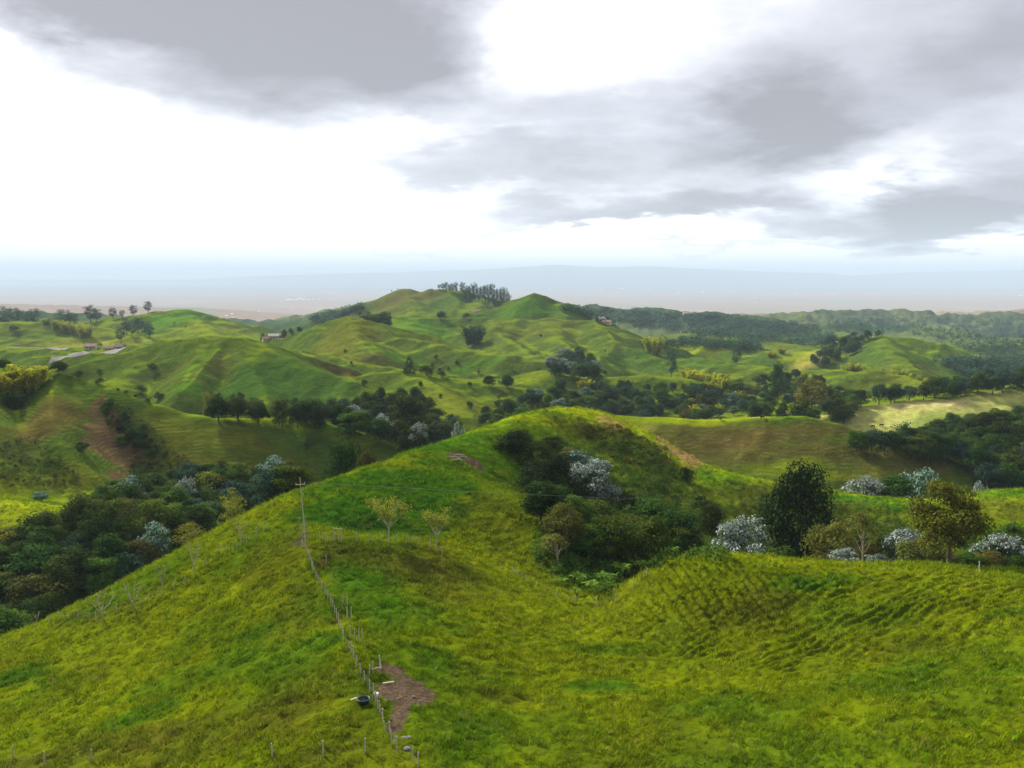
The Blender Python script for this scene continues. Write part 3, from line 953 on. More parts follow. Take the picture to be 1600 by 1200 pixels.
def rows_at(x, y):
    """ridged rows down the flank of the right-hand knoll and contour steps in the hollow"""
    cx, cy = at(1060, 905, 108)[0], 106.0
    w = np.exp(-(((x - cx - 3) / 15) ** 2 + ((y - cy) / 13) ** 2))
    ph = (x * 0.93 + y * 0.25 + fbm(x / 8, y / 8, 2) * 0.9) * (2 * math.pi / 1.1)
    r = 0.32 * np.sin(ph) * w
    cx2, cy2 = at(600, 900, 108)[0], 108.0
    w2 = np.exp(-(((x - cx2 - 2) / 9) ** 2 + ((y - cy2) / 8) ** 2))
    ph2 = (x * 0.8 + y * 0.5 + fbm(x / 7 + 3, y / 7, 2) * 1.2) * (2 * math.pi / 1.1)
    r = r + 0.16 * np.sin(ph2) * w2
    cx3, cy3 = at(1350, 990, 90)[0], 90.0
    w3 = np.exp(-(((x - cx3) / 26) ** 2 + ((y - cy3) / 12) ** 2))
    ph3 = (y * 0.95 - x * 0.45 + fbm(x / 12 + 3, y / 12, 3) * 3.0) * (2 * math.pi / 1.3)
    return r + 0.2 * np.sin(ph3) * (0.3 + sstep(fbm(x / 6, y / 6, 3), -0.2, 0.3)) * w3


GCOL, GSOIL, GNZ = build_ground()


def sample(field, x, y):
    """nearest ground value"""
    i = np.clip(np.searchsorted(YG, y), 0, NR - 1)
    a = x / y / np.interp(y, [14, 60], [1.35, 1.0])
    j = np.clip(np.searchsorted(AG, a), 0, NC - 1)
    return field[i * NC + j]


# ------------------------------------------------------------------ haze
def make_haze():
    x0, x1, y0, y1, z0, z1 = -85000, 85000, -3000, 92000, float(ZZ.min()) - 2.0, max(float(ZZ.max()), 12) + 60
    V = [(x, y, z) for z in (z0, z1) for y in (y0, y1) for x in (x0, x1)]
    F = [(0, 2, 3, 1), (4, 5, 7, 6), (0, 1, 5, 4), (2, 6, 7, 3), (0, 4, 6, 2), (1, 3, 7, 5)]
    m, g = new_mat('haze')
    v = g.n('ShaderNodeVolumePrincipled')
    v.inputs['Color'].default_value = (0.57, 0.70, 0.85, 1)
    v.inputs['Density'].default_value = HAZE
    v.inputs['Anisotropy'].default_value = 0.0
    o = g.n('ShaderNodeOutputMaterial')
    g.link(v.outputs[0], o.inputs['Volume'])
    ob = link('haze', new_mesh('haze', V, np.array(F), [m], smooth=False))
    ob['kind'] = 'stuff'


HAZE = 6.3e-5
make_haze()


# ------------------------------------------------------------------ grass
def grass_field():
    rng = np.random.RandomState(11)
    m, g = new_mat('grass_blades')
    surface(g, attr(g, 'tint'), 0.9, 0.0, transl=0.35, tcol=attr(g, 'tint'))
    PX, PY, SZ = [], [], []
    for y0, y1, dens, s in ((50, 85, 9, .40), (85, 120, 7, .44), (120, 170, 3.8, .5), (170, 240, 1.8, .55)):
        n = int(dens * 0.62 * (y1 * y1 - y0 * y0))
        y = np.sqrt(rng.rand(n) * (y1 * y1 - y0 * y0) + y0 * y0)
        x = (rng.rand(n) - 0.5) * 1.24 * y
        PX.append(x)
        PY.append(y)
        SZ.append(np.full(n, s))
    x, y, s = np.concatenate(PX), np.concatenate(PY), np.concatenate(SZ)
    soil = sample(GSOIL, x, y)
    clump = fbm(x / 1.6, y / 1.6, 3) + 0.7 * fbm(x / 6 + 4, y / 6, 3)
    keep = (soil < 0.25 + 0.3 * rng.rand(len(x))) & (clump > -0.24 + 0.3 * rng.rand(len(x)))
    x, y, s, clump = x[keep], y[keep], s[keep], clump[keep]
    r = rows_at(x, y)
    keep = r > -0.03 - 0.05 * rng.rand(len(x))
    x, y, s, clump, r = x[keep], y[keep], s[keep], clump[keep], r[keep]
    z = ground(x, y) + r + fbm(x / 1.3, y / 1.3, 3) * 0.34 + fbm(x / 3.6 + 7, y / 3.6, 3) * 0.34 - 0.04
    col = sample(GCOL, x, y)
    n = len(x)
    h = s * (0.55 + 0.6 * rng.rand(n)) * np.clip(1 + clump * 1.1, 0.5, 2.0)
    col = col * (0.62 + 0.95 * rng.rand(n) ** 1.3)[:, None]
    sd = rng.rand(n)
    col = np.where((sd > 0.93)[:, None], col * 0.5 + np.array((0.22, 0.19, 0.05)) * 0.6, col)
    col = np.where((sd < 0.08)[:, None], col * np.array((0.6, 0.95, 0.9)), col)
    NB = 7
    th = rng.rand(n, NB) * 2 * math.pi
    lean = (0.25 + 0.75 * rng.rand(n, NB)) * h[:, None]
    bw = (0.09 + 0.08 * rng.rand(n, NB)) * s[:, None] * 1.6
    bx = x[:, None] + (rng.rand(n, NB) - 0.5) * s[:, None] * 1.3
    by = y[:, None] + (rng.rand(n, NB) - 0.5) * s[:, None] * 1.3
    bz = np.repeat(z[:, None], NB, 1)
    cx, cy = -np.sin(th) * bw * 0.5, np.cos(th) * bw * 0.5
    tx, ty = bx + np.cos(th) * lean, by + np.sin(th) * lean
    tz = bz + h[:, None] * (0.6 + 0.5 * rng.rand(n, NB))
    V = np.stack([np.stack([bx - cx, by - cy, bz], -1), np.stack([bx + cx, by + cy, bz], -1), np.stack([tx, ty, tz], -1)], 2).reshape(-1, 3)
    C = np.repeat(np.repeat(col[:, None], NB, 1) * (0.8 + 0.4 * rng.rand(n, NB, 1)), 3, 1).reshape(-1, 3)
    o = link('pasture_grass', new_mesh('pasture_grass', V, np.arange(len(V)).reshape(-1, 3), [m], attrs={'tint': np.clip(C, 0, 0.8)}))
    o['kind'] = 'stuff'
    o['label'] = 'tufted yellow-green pasture grass covering the near ridge and hollow'
    print('TUFTS', n)


grass_field()

# ------------------------------------------------------------------ plant shapes
M_BARK = bark_mat('bark_grey_brown', (0.07, 0.055, 0.04), (0.17, 0.14, 0.10))
M_PALE = bark_mat('bark_pale', (0.30, 0.27, 0.18), (0.46, 0.42, 0.30))
M_DARK = leaf_mat('foliage_dark', (0.008, 0.020, 0.005), (0.048, 0.088, 0.012))
M_VDARK = leaf_mat('foliage_very_dark', (0.006, 0.014, 0.004), (0.024, 0.045, 0.009), transl=0.1, vary=0.1)
M_MID = leaf_mat('foliage_mid', (0.016, 0.044, 0.006), (0.082, 0.140, 0.015))
M_OLIVE = leaf_mat('foliage_olive', (0.045, 0.055, 0.010), (0.120, 0.120, 0.020))
M_GOLD = leaf_mat('foliage_golden', (0.035, 0.042, 0.006), (0.135, 0.135, 0.013), vary=0.05)
M_LIME = leaf_mat('foliage_yellow_green', (0.090, 0.120, 0.010), (0.260, 0.270, 0.030), vary=0.2)
M_SILVER = leaf_mat('foliage_silver', (0.040, 0.075, 0.040), (0.120, 0.180, 0.095), (0.29, 0.33, 0.30), vary=0.15, transl=0.15)
M_SILVERG = leaf_mat('foliage_silver_green', (0.025, 0.060, 0.030), (0.070, 0.130, 0.070), (0.20, 0.29, 0.23), vary=0.2, transl=0.2)
M_BAMBOO = leaf_mat('foliage_bamboo', (0.15, 0.19, 0.008), (0.50, 0.50, 0.025), vary=0.15, transl=0.5)
M_CULM = plain_mat('bamboo_culm', (0.10, 0.13, 0.03), (0.22, 0.22, 0.06))
M_BLUE = leaf_mat('foliage_blue_green', (0.015, 0.042, 0.025), (0.050, 0.105, 0.055))
M_BANANA = leaf_mat('foliage_broad_green', (0.060, 0.130, 0.010), (0.150, 0.260, 0.025), transl=0.4, vary=0.2)


def sph(rng, n):
    p = rng.randn(n, 3)
    return p / np.linalg.norm(p, axis=1)[:, None]


def crown_part(rng, W, H, z0, nc, nl, leaf, flat=1.0, rc=0.17, silver=0.0, fill=0.5, squash=0.75, aspect=0.55, droop=0.0):
    """leaf clumps spread through an uneven crown; returns the mesh builder and the clump centres"""
    mb = MB()
    d = sph(rng, nc)
    d[:, 2] = np.where(d[:, 2] < -0.85, -d[:, 2], d[:, 2])
    lob = 0.78 + 0.30 * np.sin(d[:, 0] * 3.1 + rng.rand() * 6) * np.sin(d[:, 1] * 2.7 + rng.rand() * 6) + 0.22 * rng.rand(nc)
    rad = (fill + (1 - fill) * rng.rand(nc) ** 0.5) * lob
    half = (H - z0) / 2
    C = d * rad[:, None] * np.array([W / 2 * 0.86, W / 2 * 0.86, half * 0.86 * flat]) + np.array([0, 0, z0 + half])
    R = W * rc * (0.65 + 0.7 * rng.rand(nc))
    tones = rng.rand(nc)
    for c, r, t, dd in zip(C, R, tones, d):
        n = max(6, int(nl * (r / (W * rc)) ** 2))
        q = sph(rng, n)
        q[:, 2] = np.where(rng.rand(n) < 0.45, np.abs(q[:, 2]), q[:, 2])
        p = c + q * (r * (0.55 + 0.5 * rng.rand(n)))[:, None] * np.array([1, 1, squash])
        nrm = q * 0.8 + rng.randn(n, 3) * 0.45 + np.array([0, 0, 0.45])
        tone = np.clip(0.25 + 0.45 * t + 0.35 * (rng.rand(n) - 0.5), 0, 0.72)
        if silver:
            silvery = (q[:, 2] > 0.05) & (rng.rand(n) < silver) & (dd[2] > -0.2)  # silver-coloured leaves sit on the upper side of each clump
            tone = np.where(silvery, 0.8 + 0.2 * rng.rand(n), tone)
        else:
            tone = tone * 1.35
        mb.leaves(p, nrm, leaf * (0.6 + 0.8 * rng.rand(n)), rng, aspect, tone, droop)
    return mb, C


def trunk_part(rng, H, z0, C, r0, lean=0.06, nlimb=6, wob=0.15):
    mb = MB()
    top = np.array([rng.randn() * lean * H, rng.randn() * lean * H, z0 + (H - z0) * 0.45])
    k = np.linspace(0, 1, 7)[:, None]
    pts = np.array([0, 0, -0.6]) * (1 - k) + top * k + np.hstack([rng.randn(7, 2) * wob * r0 * 2, np.zeros((7, 1))]) * k
    mb.tube(pts, r0 * (1.25 - 0.85 * k[:, 0]), 7)
    for c in C[rng.permutation(len(C))[:nlimb]]:
        t0 = pts[rng.randint(3, 6)]
        mid = (t0 + c) / 2 + np.array([0, 0, 0.08 * H]) * (rng.rand() - 0.2)
        mb.tube([t0, (t0 + mid) / 2 + rng.randn(3) * 0.1, mid, c], [r0 * 0.5, r0 * 0.4, r0 * 0.28, r0 * 0.1], 5)
    return mb


def tree_proto(seed, mat, W=9.0, H=10.0, z0=0.6, nc=60, nl=80, leaf=0.5, bark=None, nlimb=7, r0=0.28, **kw):
    rng = np.random.RandomState(seed)
    cr, C = crown_part(rng, W, H, z0, nc, nl, leaf, **kw)
    tr = trunk_part(rng, H, z0, C, r0, nlimb=nlimb)
    both = None
    return dict(parts=[('trunk', tr, bark or M_BARK), ('crown', cr, mat)], W=W, H=H)


def finish(p, nm):
    """make the part meshes, and one joined mesh for trees too small to show their parts"""
    p['mesh'] = [(n, mb.mesh(nm + '_' + n, mat), mat) for n, mb, mat in p['parts']]
    V, F, MI, A, off = [], {3: [], 4: []}, {3: [], 4: []}, [], 0
    for k, (n, mb, mat) in enumerate(p['parts']):
        v = np.concatenate(mb.V)
        for w, L in ((4, mb.F4), (3, mb.F3)):
            if L:
                f = np.concatenate(L) + off
                F[w].append(f)
                MI[w].append(np.full(len(f), k))
        V.append(v)
        A.append(np.concatenate(mb.A))
        off += len(v)
    Fl, Ml = [], []
    for w in (4, 3):
        if F[w]:
            Fl.append(np.concatenate(F[w]))
            Ml.append(np.concatenate(MI[w]))
    p['one'] = new_mesh(nm, np.concatenate(V), Fl, [m for _, _, m in p['parts']], np.concatenate(Ml), attrs={'tone': np.concatenate(A)})
    return p


def bamboo_proto(seed, W=10.0, H=14.0, n=30, mat=None):
    rng = np.random.RandomState(seed)
    cu, fo = MB(), MB()
    for k in range(n):
        th = rng.rand() * 2 * math.pi
        b = np.array([math.cos(th), math.sin(th), 0]) * rng.rand() ** 0.6 * W * 0.32
        out = np.array([math.cos(th + rng.randn() * 0.5), math.sin(th + rng.randn() * 0.5), 0])
        h = H * (0.62 + 0.38 * rng.rand())
        t = np.linspace(0, 1, 9)[:, None]
        arch = W * (0.08 + 0.18 * rng.rand())
        pts = b + np.array([0, 0, h]) * (t - 0.22 * np.clip(t - 0.55, 0, 1) ** 2 * 2.2) + out * arch * t ** 2.4 - np.array([0, 0, 0.4]) * (1 - t)
        cu.tube(pts, 0.075 * (1 - 0.85 * t[:, 0]), 5)
        m = 190
        tt = 0.08 + 0.92 * rng.rand(m) ** 0.8
        c = np.stack([np.interp(tt, t[:, 0], pts[:, i]) for i in range(3)], 1)
        sp = (0.35 + 1.0 * np.sin(np.clip((tt - 0.02) / 0.98, 0, 1) * math.pi * 0.86))
        q = sph(rng, m)
        c = c + q * sp[:, None] * np.array([0.75, 0.75, 0.5])
        tone = np.clip(0.15 + 0.5 * rng.rand() + 0.5 * (rng.rand(m) - 0.4), 0, 0.98)
        fo.leaves(c, q * 0.7 + rng.randn(m, 3) * 0.4 + np.array([0, 0, 0.5]), 0.85 * (0.6 + 0.7 * rng.rand(m)), rng, 0.36, tone, 0.9)
    return dict(parts=[('culms', cu, M_CULM), ('foliage', fo, mat or M_BAMBOO)], W=W, H=H)


def slender_proto(seed, mat, W=7.0, H=20.0, tiers=18, leaf=0.65):
    rng = np.random.RandomState(seed)
    tr, cr = MB(), MB()
    k = np.linspace(0, 1, 8)[:, None]
    pts = np.hstack([rng.randn(8, 2) * 0.22 * k, k * H * 0.96 - 0.5])
    tr.tube(pts, 0.30 * (1.1 - k[:, 0]), 7)
    for t in np.linspace(0.28, 1.0, tiers):
        for j in range(2 if t < 0.9 else 1):
            th = rng.rand() * 2 * math.pi
            rr = W * 0.36 * (0.35 + 0.9 * math.sin(math.pi * min(1, (t - 0.15) * 0.98))) * (0.5 + 0.6 * rng.rand())
            b = np.array([np.interp(t * 0.95, k[:, 0], pts[:, i]) for i in range(3)])
            c = b + np.array([math.cos(th) * rr, math.sin(th) * rr, 0.5 + rng.rand()])
            tr.tube([b - np.array([0, 0, 0.6]), (b + c) / 2, c], [0.09, 0.06, 0.03], 4)
            n = int(46 + 30 * rng.rand())
            q = sph(rng, n)
            p = c + q * (0.5 + 0.6 * rng.rand(n))[:, None] * np.array([1.7, 1.7, 1.7]) * (W / 7)
            cr.leaves(p, q + rng.randn(n, 3) * 0.5 + np.array([0, 0, 0.4]), leaf * (0.6 + 0.8 * rng.rand(n)), rng, 0.45, np.clip(rng.rand() * 0.6 + 0.4 * rng.rand(n), 0, 1), 0.5)
    return dict(parts=[('trunk', tr, M_BARK), ('crown', cr, mat)], W=W, H=H)


def cone_proto(seed, mat, W=7.0, H=12.0):
    rng = np.random.RandomState(seed)
    tr, cr = MB(), MB()
    tr.tube([(0, 0, -0.5), (0.05, 0, H * 0.5), (0.1, 0.05, H * 0.96)], [0.26, 0.16, 0.03], 7)
    for t in np.linspace(0.10, 0.98, 16):
        r = W * 0.5 * (1 - t) ** 0.75 * (0.8 + 0.3 * rng.rand()) + 0.25
        for th in rng.rand(max(2, int(8 * (1 - t)) + 2)) * 2 * math.pi:
            rr = r * (0.55 + 0.45 * rng.rand())
            c = np.array([math.cos(th) * rr, math.sin(th) * rr, t * H - 0.15 * rr])
            n = 30
            q = sph(rng, n)
            cr.leaves(c + q * rng.rand(n, 1) * 0.95, q * 0.6 + rng.randn(n, 3) * 0.4 + np.array([c[0] * 0.1, c[1] * 0.1, 0.5]), 0.5 * (0.6 + 0.7 * rng.rand(n)), rng, 0.5, rng.rand(n), 0.4)
    return dict(parts=[('trunk', tr, M_BARK), ('crown', cr, mat)], W=W, H=H)


def sapling_proto(seed, mat, W=5.0, H=6.0, fork=0.42, nb=8, nleaf=1100, leaf=0.27, bark=None, spread=1.0, thick=1.0):
    rng = np.random.RandomState(seed)
    tr, cr = MB(), MB()
    f = np.array([rng.randn() * 0.12, rng.randn() * 0.12, H * fork])
    tr.tube([(0, 0, -0.4), f * 0.5 + rng.randn(3) * 0.05, f], [0.13 * thick, 0.10 * thick, 0.085 * thick], 6)
    tips = []
    for k in range(nb):
        th = 2 * math.pi * (k + rng.rand() * 0.6) / nb
        r = W * 0.5 * (0.45 + 0.55 * rng.rand()) * spread
        e = np.array([math.cos(th) * r, math.sin(th) * r, H * (0.72 + 0.28 * rng.rand())])
        s = f * (0.7 + 0.3 * rng.rand())
        m = s * 0.45 + e * 0.55 + np.array([0, 0, -0.06 * H])
        tr.tube([s, m, e], [0.055 * thick, 0.04 * thick, 0.016 * thick], 5)
        tips += [e, m * 0.3 + e * 0.7]
        for j in range(3):
            w = s + (e - s) * (0.4 + 0.5 * rng.rand())
            w2 = w + np.array([rng.randn() * 0.5, rng.randn() * 0.5, 0.3 + 0.6 * rng.rand()]) * W / 5
            tr.tube([w, (w + w2) / 2, w2], [0.024, 0.018, 0.009], 4)
            tips.append(w2)
    tips = np.array(tips)
    if nleaf:
        c = tips[rng.randint(0, len(tips), nleaf)] + rng.randn(nleaf, 3) * np.array([0.34, 0.34, 0.2]) * W / 5
        cr.leaves(c, rng.randn(nleaf, 3) + np.array([0, 0, 0.9]), leaf * (0.6 + 0.8 * rng.rand(nleaf)), rng, 0.6, rng.rand(nleaf), 0.3)
    parts = [('trunk', tr, bark or M_PALE)] + ([('crown', cr, mat)] if nleaf else [])
    return dict(parts=parts, W=W, H=H)


def shrub_proto(seed, mat, W=4.0, H=3.0, nc=18, nl=60, leaf=0.35):
    rng = np.random.RandomState(seed)
    cr, C = crown_part(rng, W, H, 0.0, nc, nl, leaf, rc=0.2, fill=0.4)
    tr = MB()
    for c in C[:6]:
        tr.tube([(0, 0, -0.3), c * np.array([0.4, 0.4, 0.5]), c], [0.08, 0.05, 0.02], 4)
    return dict(parts=[('stem', tr, M_BARK), ('foliage', cr, mat)], W=W, H=H)


def banana_proto(seed, W=4.0, H=4.0, n=16):
    rng = np.random.RandomState(seed)
    st, lf = MB(), MB()
    for s in range(1):
        b = np.zeros(3)
        hh = H * (0.35 + 0.2 * rng.rand())
        st.tube([b + (0, 0, -0.3), b + (rng.randn() * 0.1, rng.randn() * 0.1, hh)], [0.13, 0.09], 6)
        for k in range(n):
            th = 2 * math.pi * (k + rng.rand()) / n
            L = W * 0.5 * (0.7 + 0.4 * rng.rand())
            t = np.linspace(0, 1, 7)
            up = H - hh
            r = L * t
            z = hh + up * (1.25 * t - (0.75 + 0.5 * rng.rand()) * t * t)
            wd = 0.32 * np.sin(np.pi * np.clip(t * 0.95 + 0.04, 0, 1)) ** 0.6
            cx, cy = math.cos(th), math.sin(th)
            V = []
            for ri, zi, wi in zip(r, z, wd):
                V += [b + (cx * ri - cy * wi, cy * ri + cx * wi, zi + 0.06), b + (cx * ri, cy * ri, zi - 0.04), b + (cx * ri + cy * wi, cy * ri - cx * wi, zi + 0.06)]
            F = []
            for i in range(6):
                F += [(3 * i, 3 * i + 1, 3 * i + 4, 3 * i + 3), (3 * i + 1, 3 * i + 2, 3 * i + 5, 3 * i + 4)]
            lf.add(np.array(V), F, rng.rand())
    return dict(parts=[('stem', st, M_CULM), ('leaves', lf, M_BANANA)], W=W, H=H)


PROTO = {
    'verydark': [finish(tree_proto(40, M_VDARK, W=9, H=10, z0=0.3, nc=95, nl=80, leaf=.36, rc=.15, fill=.6), 'very_dark_tree')],
    'dark': [finish(tree_proto(s, M_DARK, nc=46 + 4 * i, squash=(.75, .6, .85)[i]), 'dark_broadleaf') for i, s in enumerate((1, 2, 3))],
    'mid': [finish(tree_proto(s, M_MID, squash=(.75, .55)[i]), 'green_broadleaf') for i, s in enumerate((4, 5))],
    'olive': [finish(tree_proto(s, M_OLIVE, nc=46, nl=60, z0=1.4), 'olive_broadleaf') for s in (6, 7)],
    'flat': [finish(tree_proto(s, m, H=9, z0=2.6, W=10, nc=44, squash=.42, fill=.35), 'flat_topped_tree') for s, m in ((8, M_MID), (9, M_DARK))],
    'gold': [finish(tree_proto(10, M_GOLD, W=11, H=11.5, z0=1.8, nc=90, nl=80, leaf=.42, rc=.13), 'golden_tree')],
    'lime': [finish(tree_proto(s, M_LIME, nc=22, nl=45, z0=3.6, rc=.15, leaf=.42, bark=M_BARK), 'yellow_green_tree') for s in (11, 12)],
    'silver': [finish(tree_proto(s, M_SILVER, nc=46, nl=110, leaf=.42, silver=.66, z0=0.4, H=8, rc=.16), 'silver_leaf_tree') for s in (13, 14)],
    'silvergreen': [finish(tree_proto(s, M_SILVERG, nc=38, nl=70, leaf=.5, silver=.6, z0=0.6, H=8.5), 'silver_green_tree') for s in (15,)],
    'blue': [finish(tree_proto(s, M_BLUE, nc=40, nl=70), 'blue_green_tree') for s in (16,)],
    'bamboo': [finish(bamboo_proto(s), 'bamboo') for s in (17, 18)],
    'darkbamboo': [finish(bamboo_proto(19, mat=M_MID), 'green_bamboo')],
    'slender': [finish(slender_proto(s, M_BLUE), 'slender_tree') for s in (20, 21)],
    'cone': [finish(cone_proto(22, M_DARK), 'conical_tree')],
    'sapling': [finish(sapling_proto(s, M_LIME), 'sapling') for s in (23, 24)],
    'bare': [finish(sapling_proto(s, M_LIME, W=3.2, H=4.6, fork=.35, nb=7, nleaf=160, leaf=.13, thick=.62), 'bare_sapling') for s in (25, 26)],
    'shrub': [finish(shrub_proto(27, M_DARK), 'shrub'), finish(shrub_proto(28, M_MID), 'shrub')],
    'limeshrub': [finish(shrub_proto(29, M_LIME), 'lime_shrub')],
    'banana': [finish(banana_proto(s), 'banana') for s in (30, 31)],
    'open': [finish(tree_proto(32, M_OLIVE, nc=20, nl=46, z0=3.6, rc=.15, bark=M_PALE, nlimb=12, r0=.22), 'open_tree')],
}
NAME = {'verydark': 'dark_evergreen_tree', 'dark': 'dark_evergreen_tree', 'mid': 'leafy_green_tree', 'olive': 'olive_green_tree', 'flat': 'flat_topped_tree', 'gold': 'golden_brown_tree', 'lime': 'yellow_green_tree', 'silver': 'silver_leaf_tree',
        'silvergreen': 'silver_leaf_tree', 'blue': 'blue_green_tree', 'bamboo': 'bamboo_clump', 'darkbamboo': 'bamboo_clump', 'slender': 'slender_tree', 'cone': 'conical_tree', 'sapling': 'sapling',
        'bare': 'bare_sapling', 'shrub': 'shrub', 'limeshrub': 'shrub', 'banana': 'broad_leaf_plant', 'open': 'open_crowned_tree'}
CAT = {'bamboo': 'bamboo', 'darkbamboo': 'bamboo', 'shrub': 'shrub', 'limeshrub': 'shrub', 'banana': 'plant', 'bare': 'tree', 'sapling': 'tree'}
PR = random.Random(5)
TREES = []


def put_plant(kind, x, y, gz, h, w, label, group=None, rz=None, var=None):
    P = PROTO[kind]
    p = P[PR.randrange(len(P)) if var is None else var % len(P)]
    w = min(w, h * (0.62 if kind == 'slender' else 1.5))
    rz = PR.random() * 6.28 if rz is None else rz
    sc = (w / p['W'], w / p['W'], h / p['H'])
    dist = math.hypot(x, y)
    if dist > 270:
        o = link(NAME[kind], p['one'], None, (x, y, gz - 0.1), rz, sc)
    else:
        o = link(NAME[kind], None, None, (x, y, gz - 0.1), rz, sc)
        o.empty_display_size = 0.5
        for n, me, m in p['mesh']:
            link(n, me, o)
    tag(o, label, CAT.get(kind, 'tree'), group)
    TREES.append((x, y, w))
    return o


def plant(kind, u, vtop, vbase, wpx, label, d=None, group=None, var=None):
    """one plant whose top, base and width are seen in the photo's direction (u, v); D where its base is hidden"""
    if d is None:
        q = hit(u, vbase)
        x, y, gz = q
    else:
        x, y, _ = at(u, vtop, d)
        gz = float(ground(x, y)[0])
    h = at(u, vtop, y)[2] - gz
    w = wpx / FPX * y
    if h < 0.4:
        print('LOW', kind, u, vtop, round(h, 2), round(y))
        h = max(h, 0.6)
    if h > 3.2 * w + 4:
        print('TALL', kind, u, vtop, round(h, 2), round(w, 2), round(y))
    return put_plant(kind, x, y, gz, h, w, label, group, var=var)


def inside(poly, u, v):
    c = False
    j = len(poly) - 1
    for i in range(len(poly)):
        (ui, vi), (uj, vj) = poly[i], poly[j]
        if (vi > v) != (vj > v) and u < (uj - ui) * (v - vi) / (vj - vi) + ui:
            c = not c
        j = i
    return c


def grove(poly, n, kinds, hr, labels, group, gap=0.5, dmin=100, dmax=3000):
    """fill the part of the view inside POLY with trees; KINDS: list of (kind, weight)"""
    us, vs = [p[0] for p in poly], [p[1] for p in poly]
    bag = [k for k, w in kinds for _ in range(w)]
    made, tries, here = 0, 0, []
    while made < n and tries < n * 14:
        tries += 1
        u, v = PR.uniform(min(us), max(us)), PR.uniform(min(vs), max(vs))
        if not inside(poly, u, v):
            continue
        k = PR.choice(bag)
        h = PR.uniform(*hr)
        w = h * PR.uniform(0.8, 1.15) * (0.6 if k in ('slender',) else 0.5 if k == 'cone' else 1.0)
        q = hit(u, v, 0.6 * h, dmin)
        if q is None or q[1] > dmax:
            continue
        x, y, gz = q
        if any((x - a) ** 2 + (y - b) ** 2 < (gap * (w + c) / 2) ** 2 for a, b, c in here):
            continue
        here.append((x, y, w))
        put_plant(k, x, y, gz, h, w, labels[k], group)
        made += 1
    print('GROVE', group, made, n)

# ------------------------------------------------------------------ single trees and plants one can point to
# on and around the knoll
plant('verydark', 808, 672, 768, 84, 'large dark evergreen tree on the knoll, beside the bare levelled patch', d=193)
plant('dark', 845, 690, 780, 66, 'dark evergreen tree between the large knoll tree and the silver one', d=189)
plant('verydark', 868, 712, 800, 62, 'dark tree hung with creepers just left of the white-leaved knoll tree', d=180)
plant('dark', 780, 688, 752, 50, 'dark tree at the left end of the knoll trees, nearest the bare levelled patch', d=190)
plant('verydark', 838, 722, 800, 70, 'nearly black tree lowest in the group left of the white-leaved knoll tree', d=178)
plant('mid', 862, 676, 720, 36, 'small green tree behind the nearly black trees on the knoll', d=204)
plant('silvergreen', 905, 702, 790, 62, 'blue-green tree whose crown rises behind the white-leaved knoll tree', d=193)
plant('silver', 925, 716, 800, 86, 'white-leaved tree standing among dark trees on the flank of the knoll', d=182)
plant('silver', 950, 752, 810, 44, 'small white-leaved tree below the larger white one on the knoll', d=178)
plant('dark', 925, 783, 910, 140, 'wide round dark green tree in the gully below the knoll', d=147)
plant('mid', 985, 800, 900, 84, 'mid green tree to the right of the wide round gully tree', d=152)
plant('open', 872, 832, 915, 76, 'thin olive tree with white branches at the lower edge of the gully', d=126)
plant('mid', 1015, 770, 880, 74, 'tall creeper-hung green tree on the upper right side of the gully', d=168)
plant('dark', 1060, 800, 880, 80, 'dark tree at the right end of the gully behind the rowed knoll', d=158)
plant('shrub', 1073, 729, 753, 26, 'lone round dark bush on the grassy slope right of the knoll')
plant('shrub', 1094, 775, 800, 34, 'low green bush on the slope above the white dome-shaped tree')
for i, (u, vt, w, d) in enumerate(((850, 893, 34, 122), (880, 898, 36, 119), (905, 890, 40, 120), (925, 902, 36, 115), (945, 888, 38, 119), (972, 870, 44, 124), (1000, 866, 40, 126), (1028, 846, 44, 130), (1050, 838, 36, 133), (900, 915, 34, 114), (955, 905, 30, 114))):
    plant('banana', u, vt, vt + 34, w, 'bright green broad-leaved plant at the mouth of the gully', d=d, group='broad-leaved plants at the gully mouth')
plant('silver', 1163, 804, 880, 92, 'white dome-shaped tree rising behind the crest of the rowed knoll', d=133)
plant('verydark', 1252, 732, 880, 126, 'tall dark round-headed tree, the darkest of the row behind the right crest', d=148)
plant('shrub', 1225, 850, 885, 60, 'low dark bush at the foot of the tall dark tree', d=122)
plant('olive', 1300, 808, 885, 84, 'olive tree with thin crown beside the tall dark tree', d=134)
plant('open', 1352, 800, 885, 62, 'yellowish tree with pale trunk between the olive tree and white bushes', d=118)
plant('silver', 1322, 856, 888, 56, 'low white-leaved bush behind the right crest', d=116)
plant('silver', 1422, 822, 890, 92, 'white-leaved tree just left of the golden-brown tree', d=134)
plant('silver', 1370, 862, 890, 36, 'smallest white-leaved bush below the yellowish tree', d=116)
plant('gold', 1490, 753, 890, 138, 'large golden-brown rounded tree standing on the right crest', d=111)
plant('silver', 1570, 830, 900, 84, 'white-leaved tree to the right of the golden-brown tree', d=128)
plant('dark', 1590, 838, 900, 60, 'dark tree at the far right end of the crest', d=131)
plant('dark', 1450, 840, 890, 60, 'dark bushy tree half hidden behind the golden-brown tree', d=138)
plant('silver', 1350, 738, 785, 72, 'white-leaved tree at the foot of the brown-faced hill', d=216)
plant('dark', 1400, 740, 795, 66, 'dark bushy tree between the white-leaved and grey-green ones below the brown hill', d=214)
plant('silvergreen', 1436, 729, 790, 74, 'grey-green tree below the end of the brown-faced hill', d=222)
plant('silver', 1532, 748, 775, 40, 'small white-leaved tree near the right edge below the brown hill', d=228)
plant('mid', 1500, 742, 775, 50, 'green tree left of the small white one near the right edge', d=232)
plant('silver', 718, 656, 690, 32, 'white-leaved tree top peeping over the bright ridge', d=262)
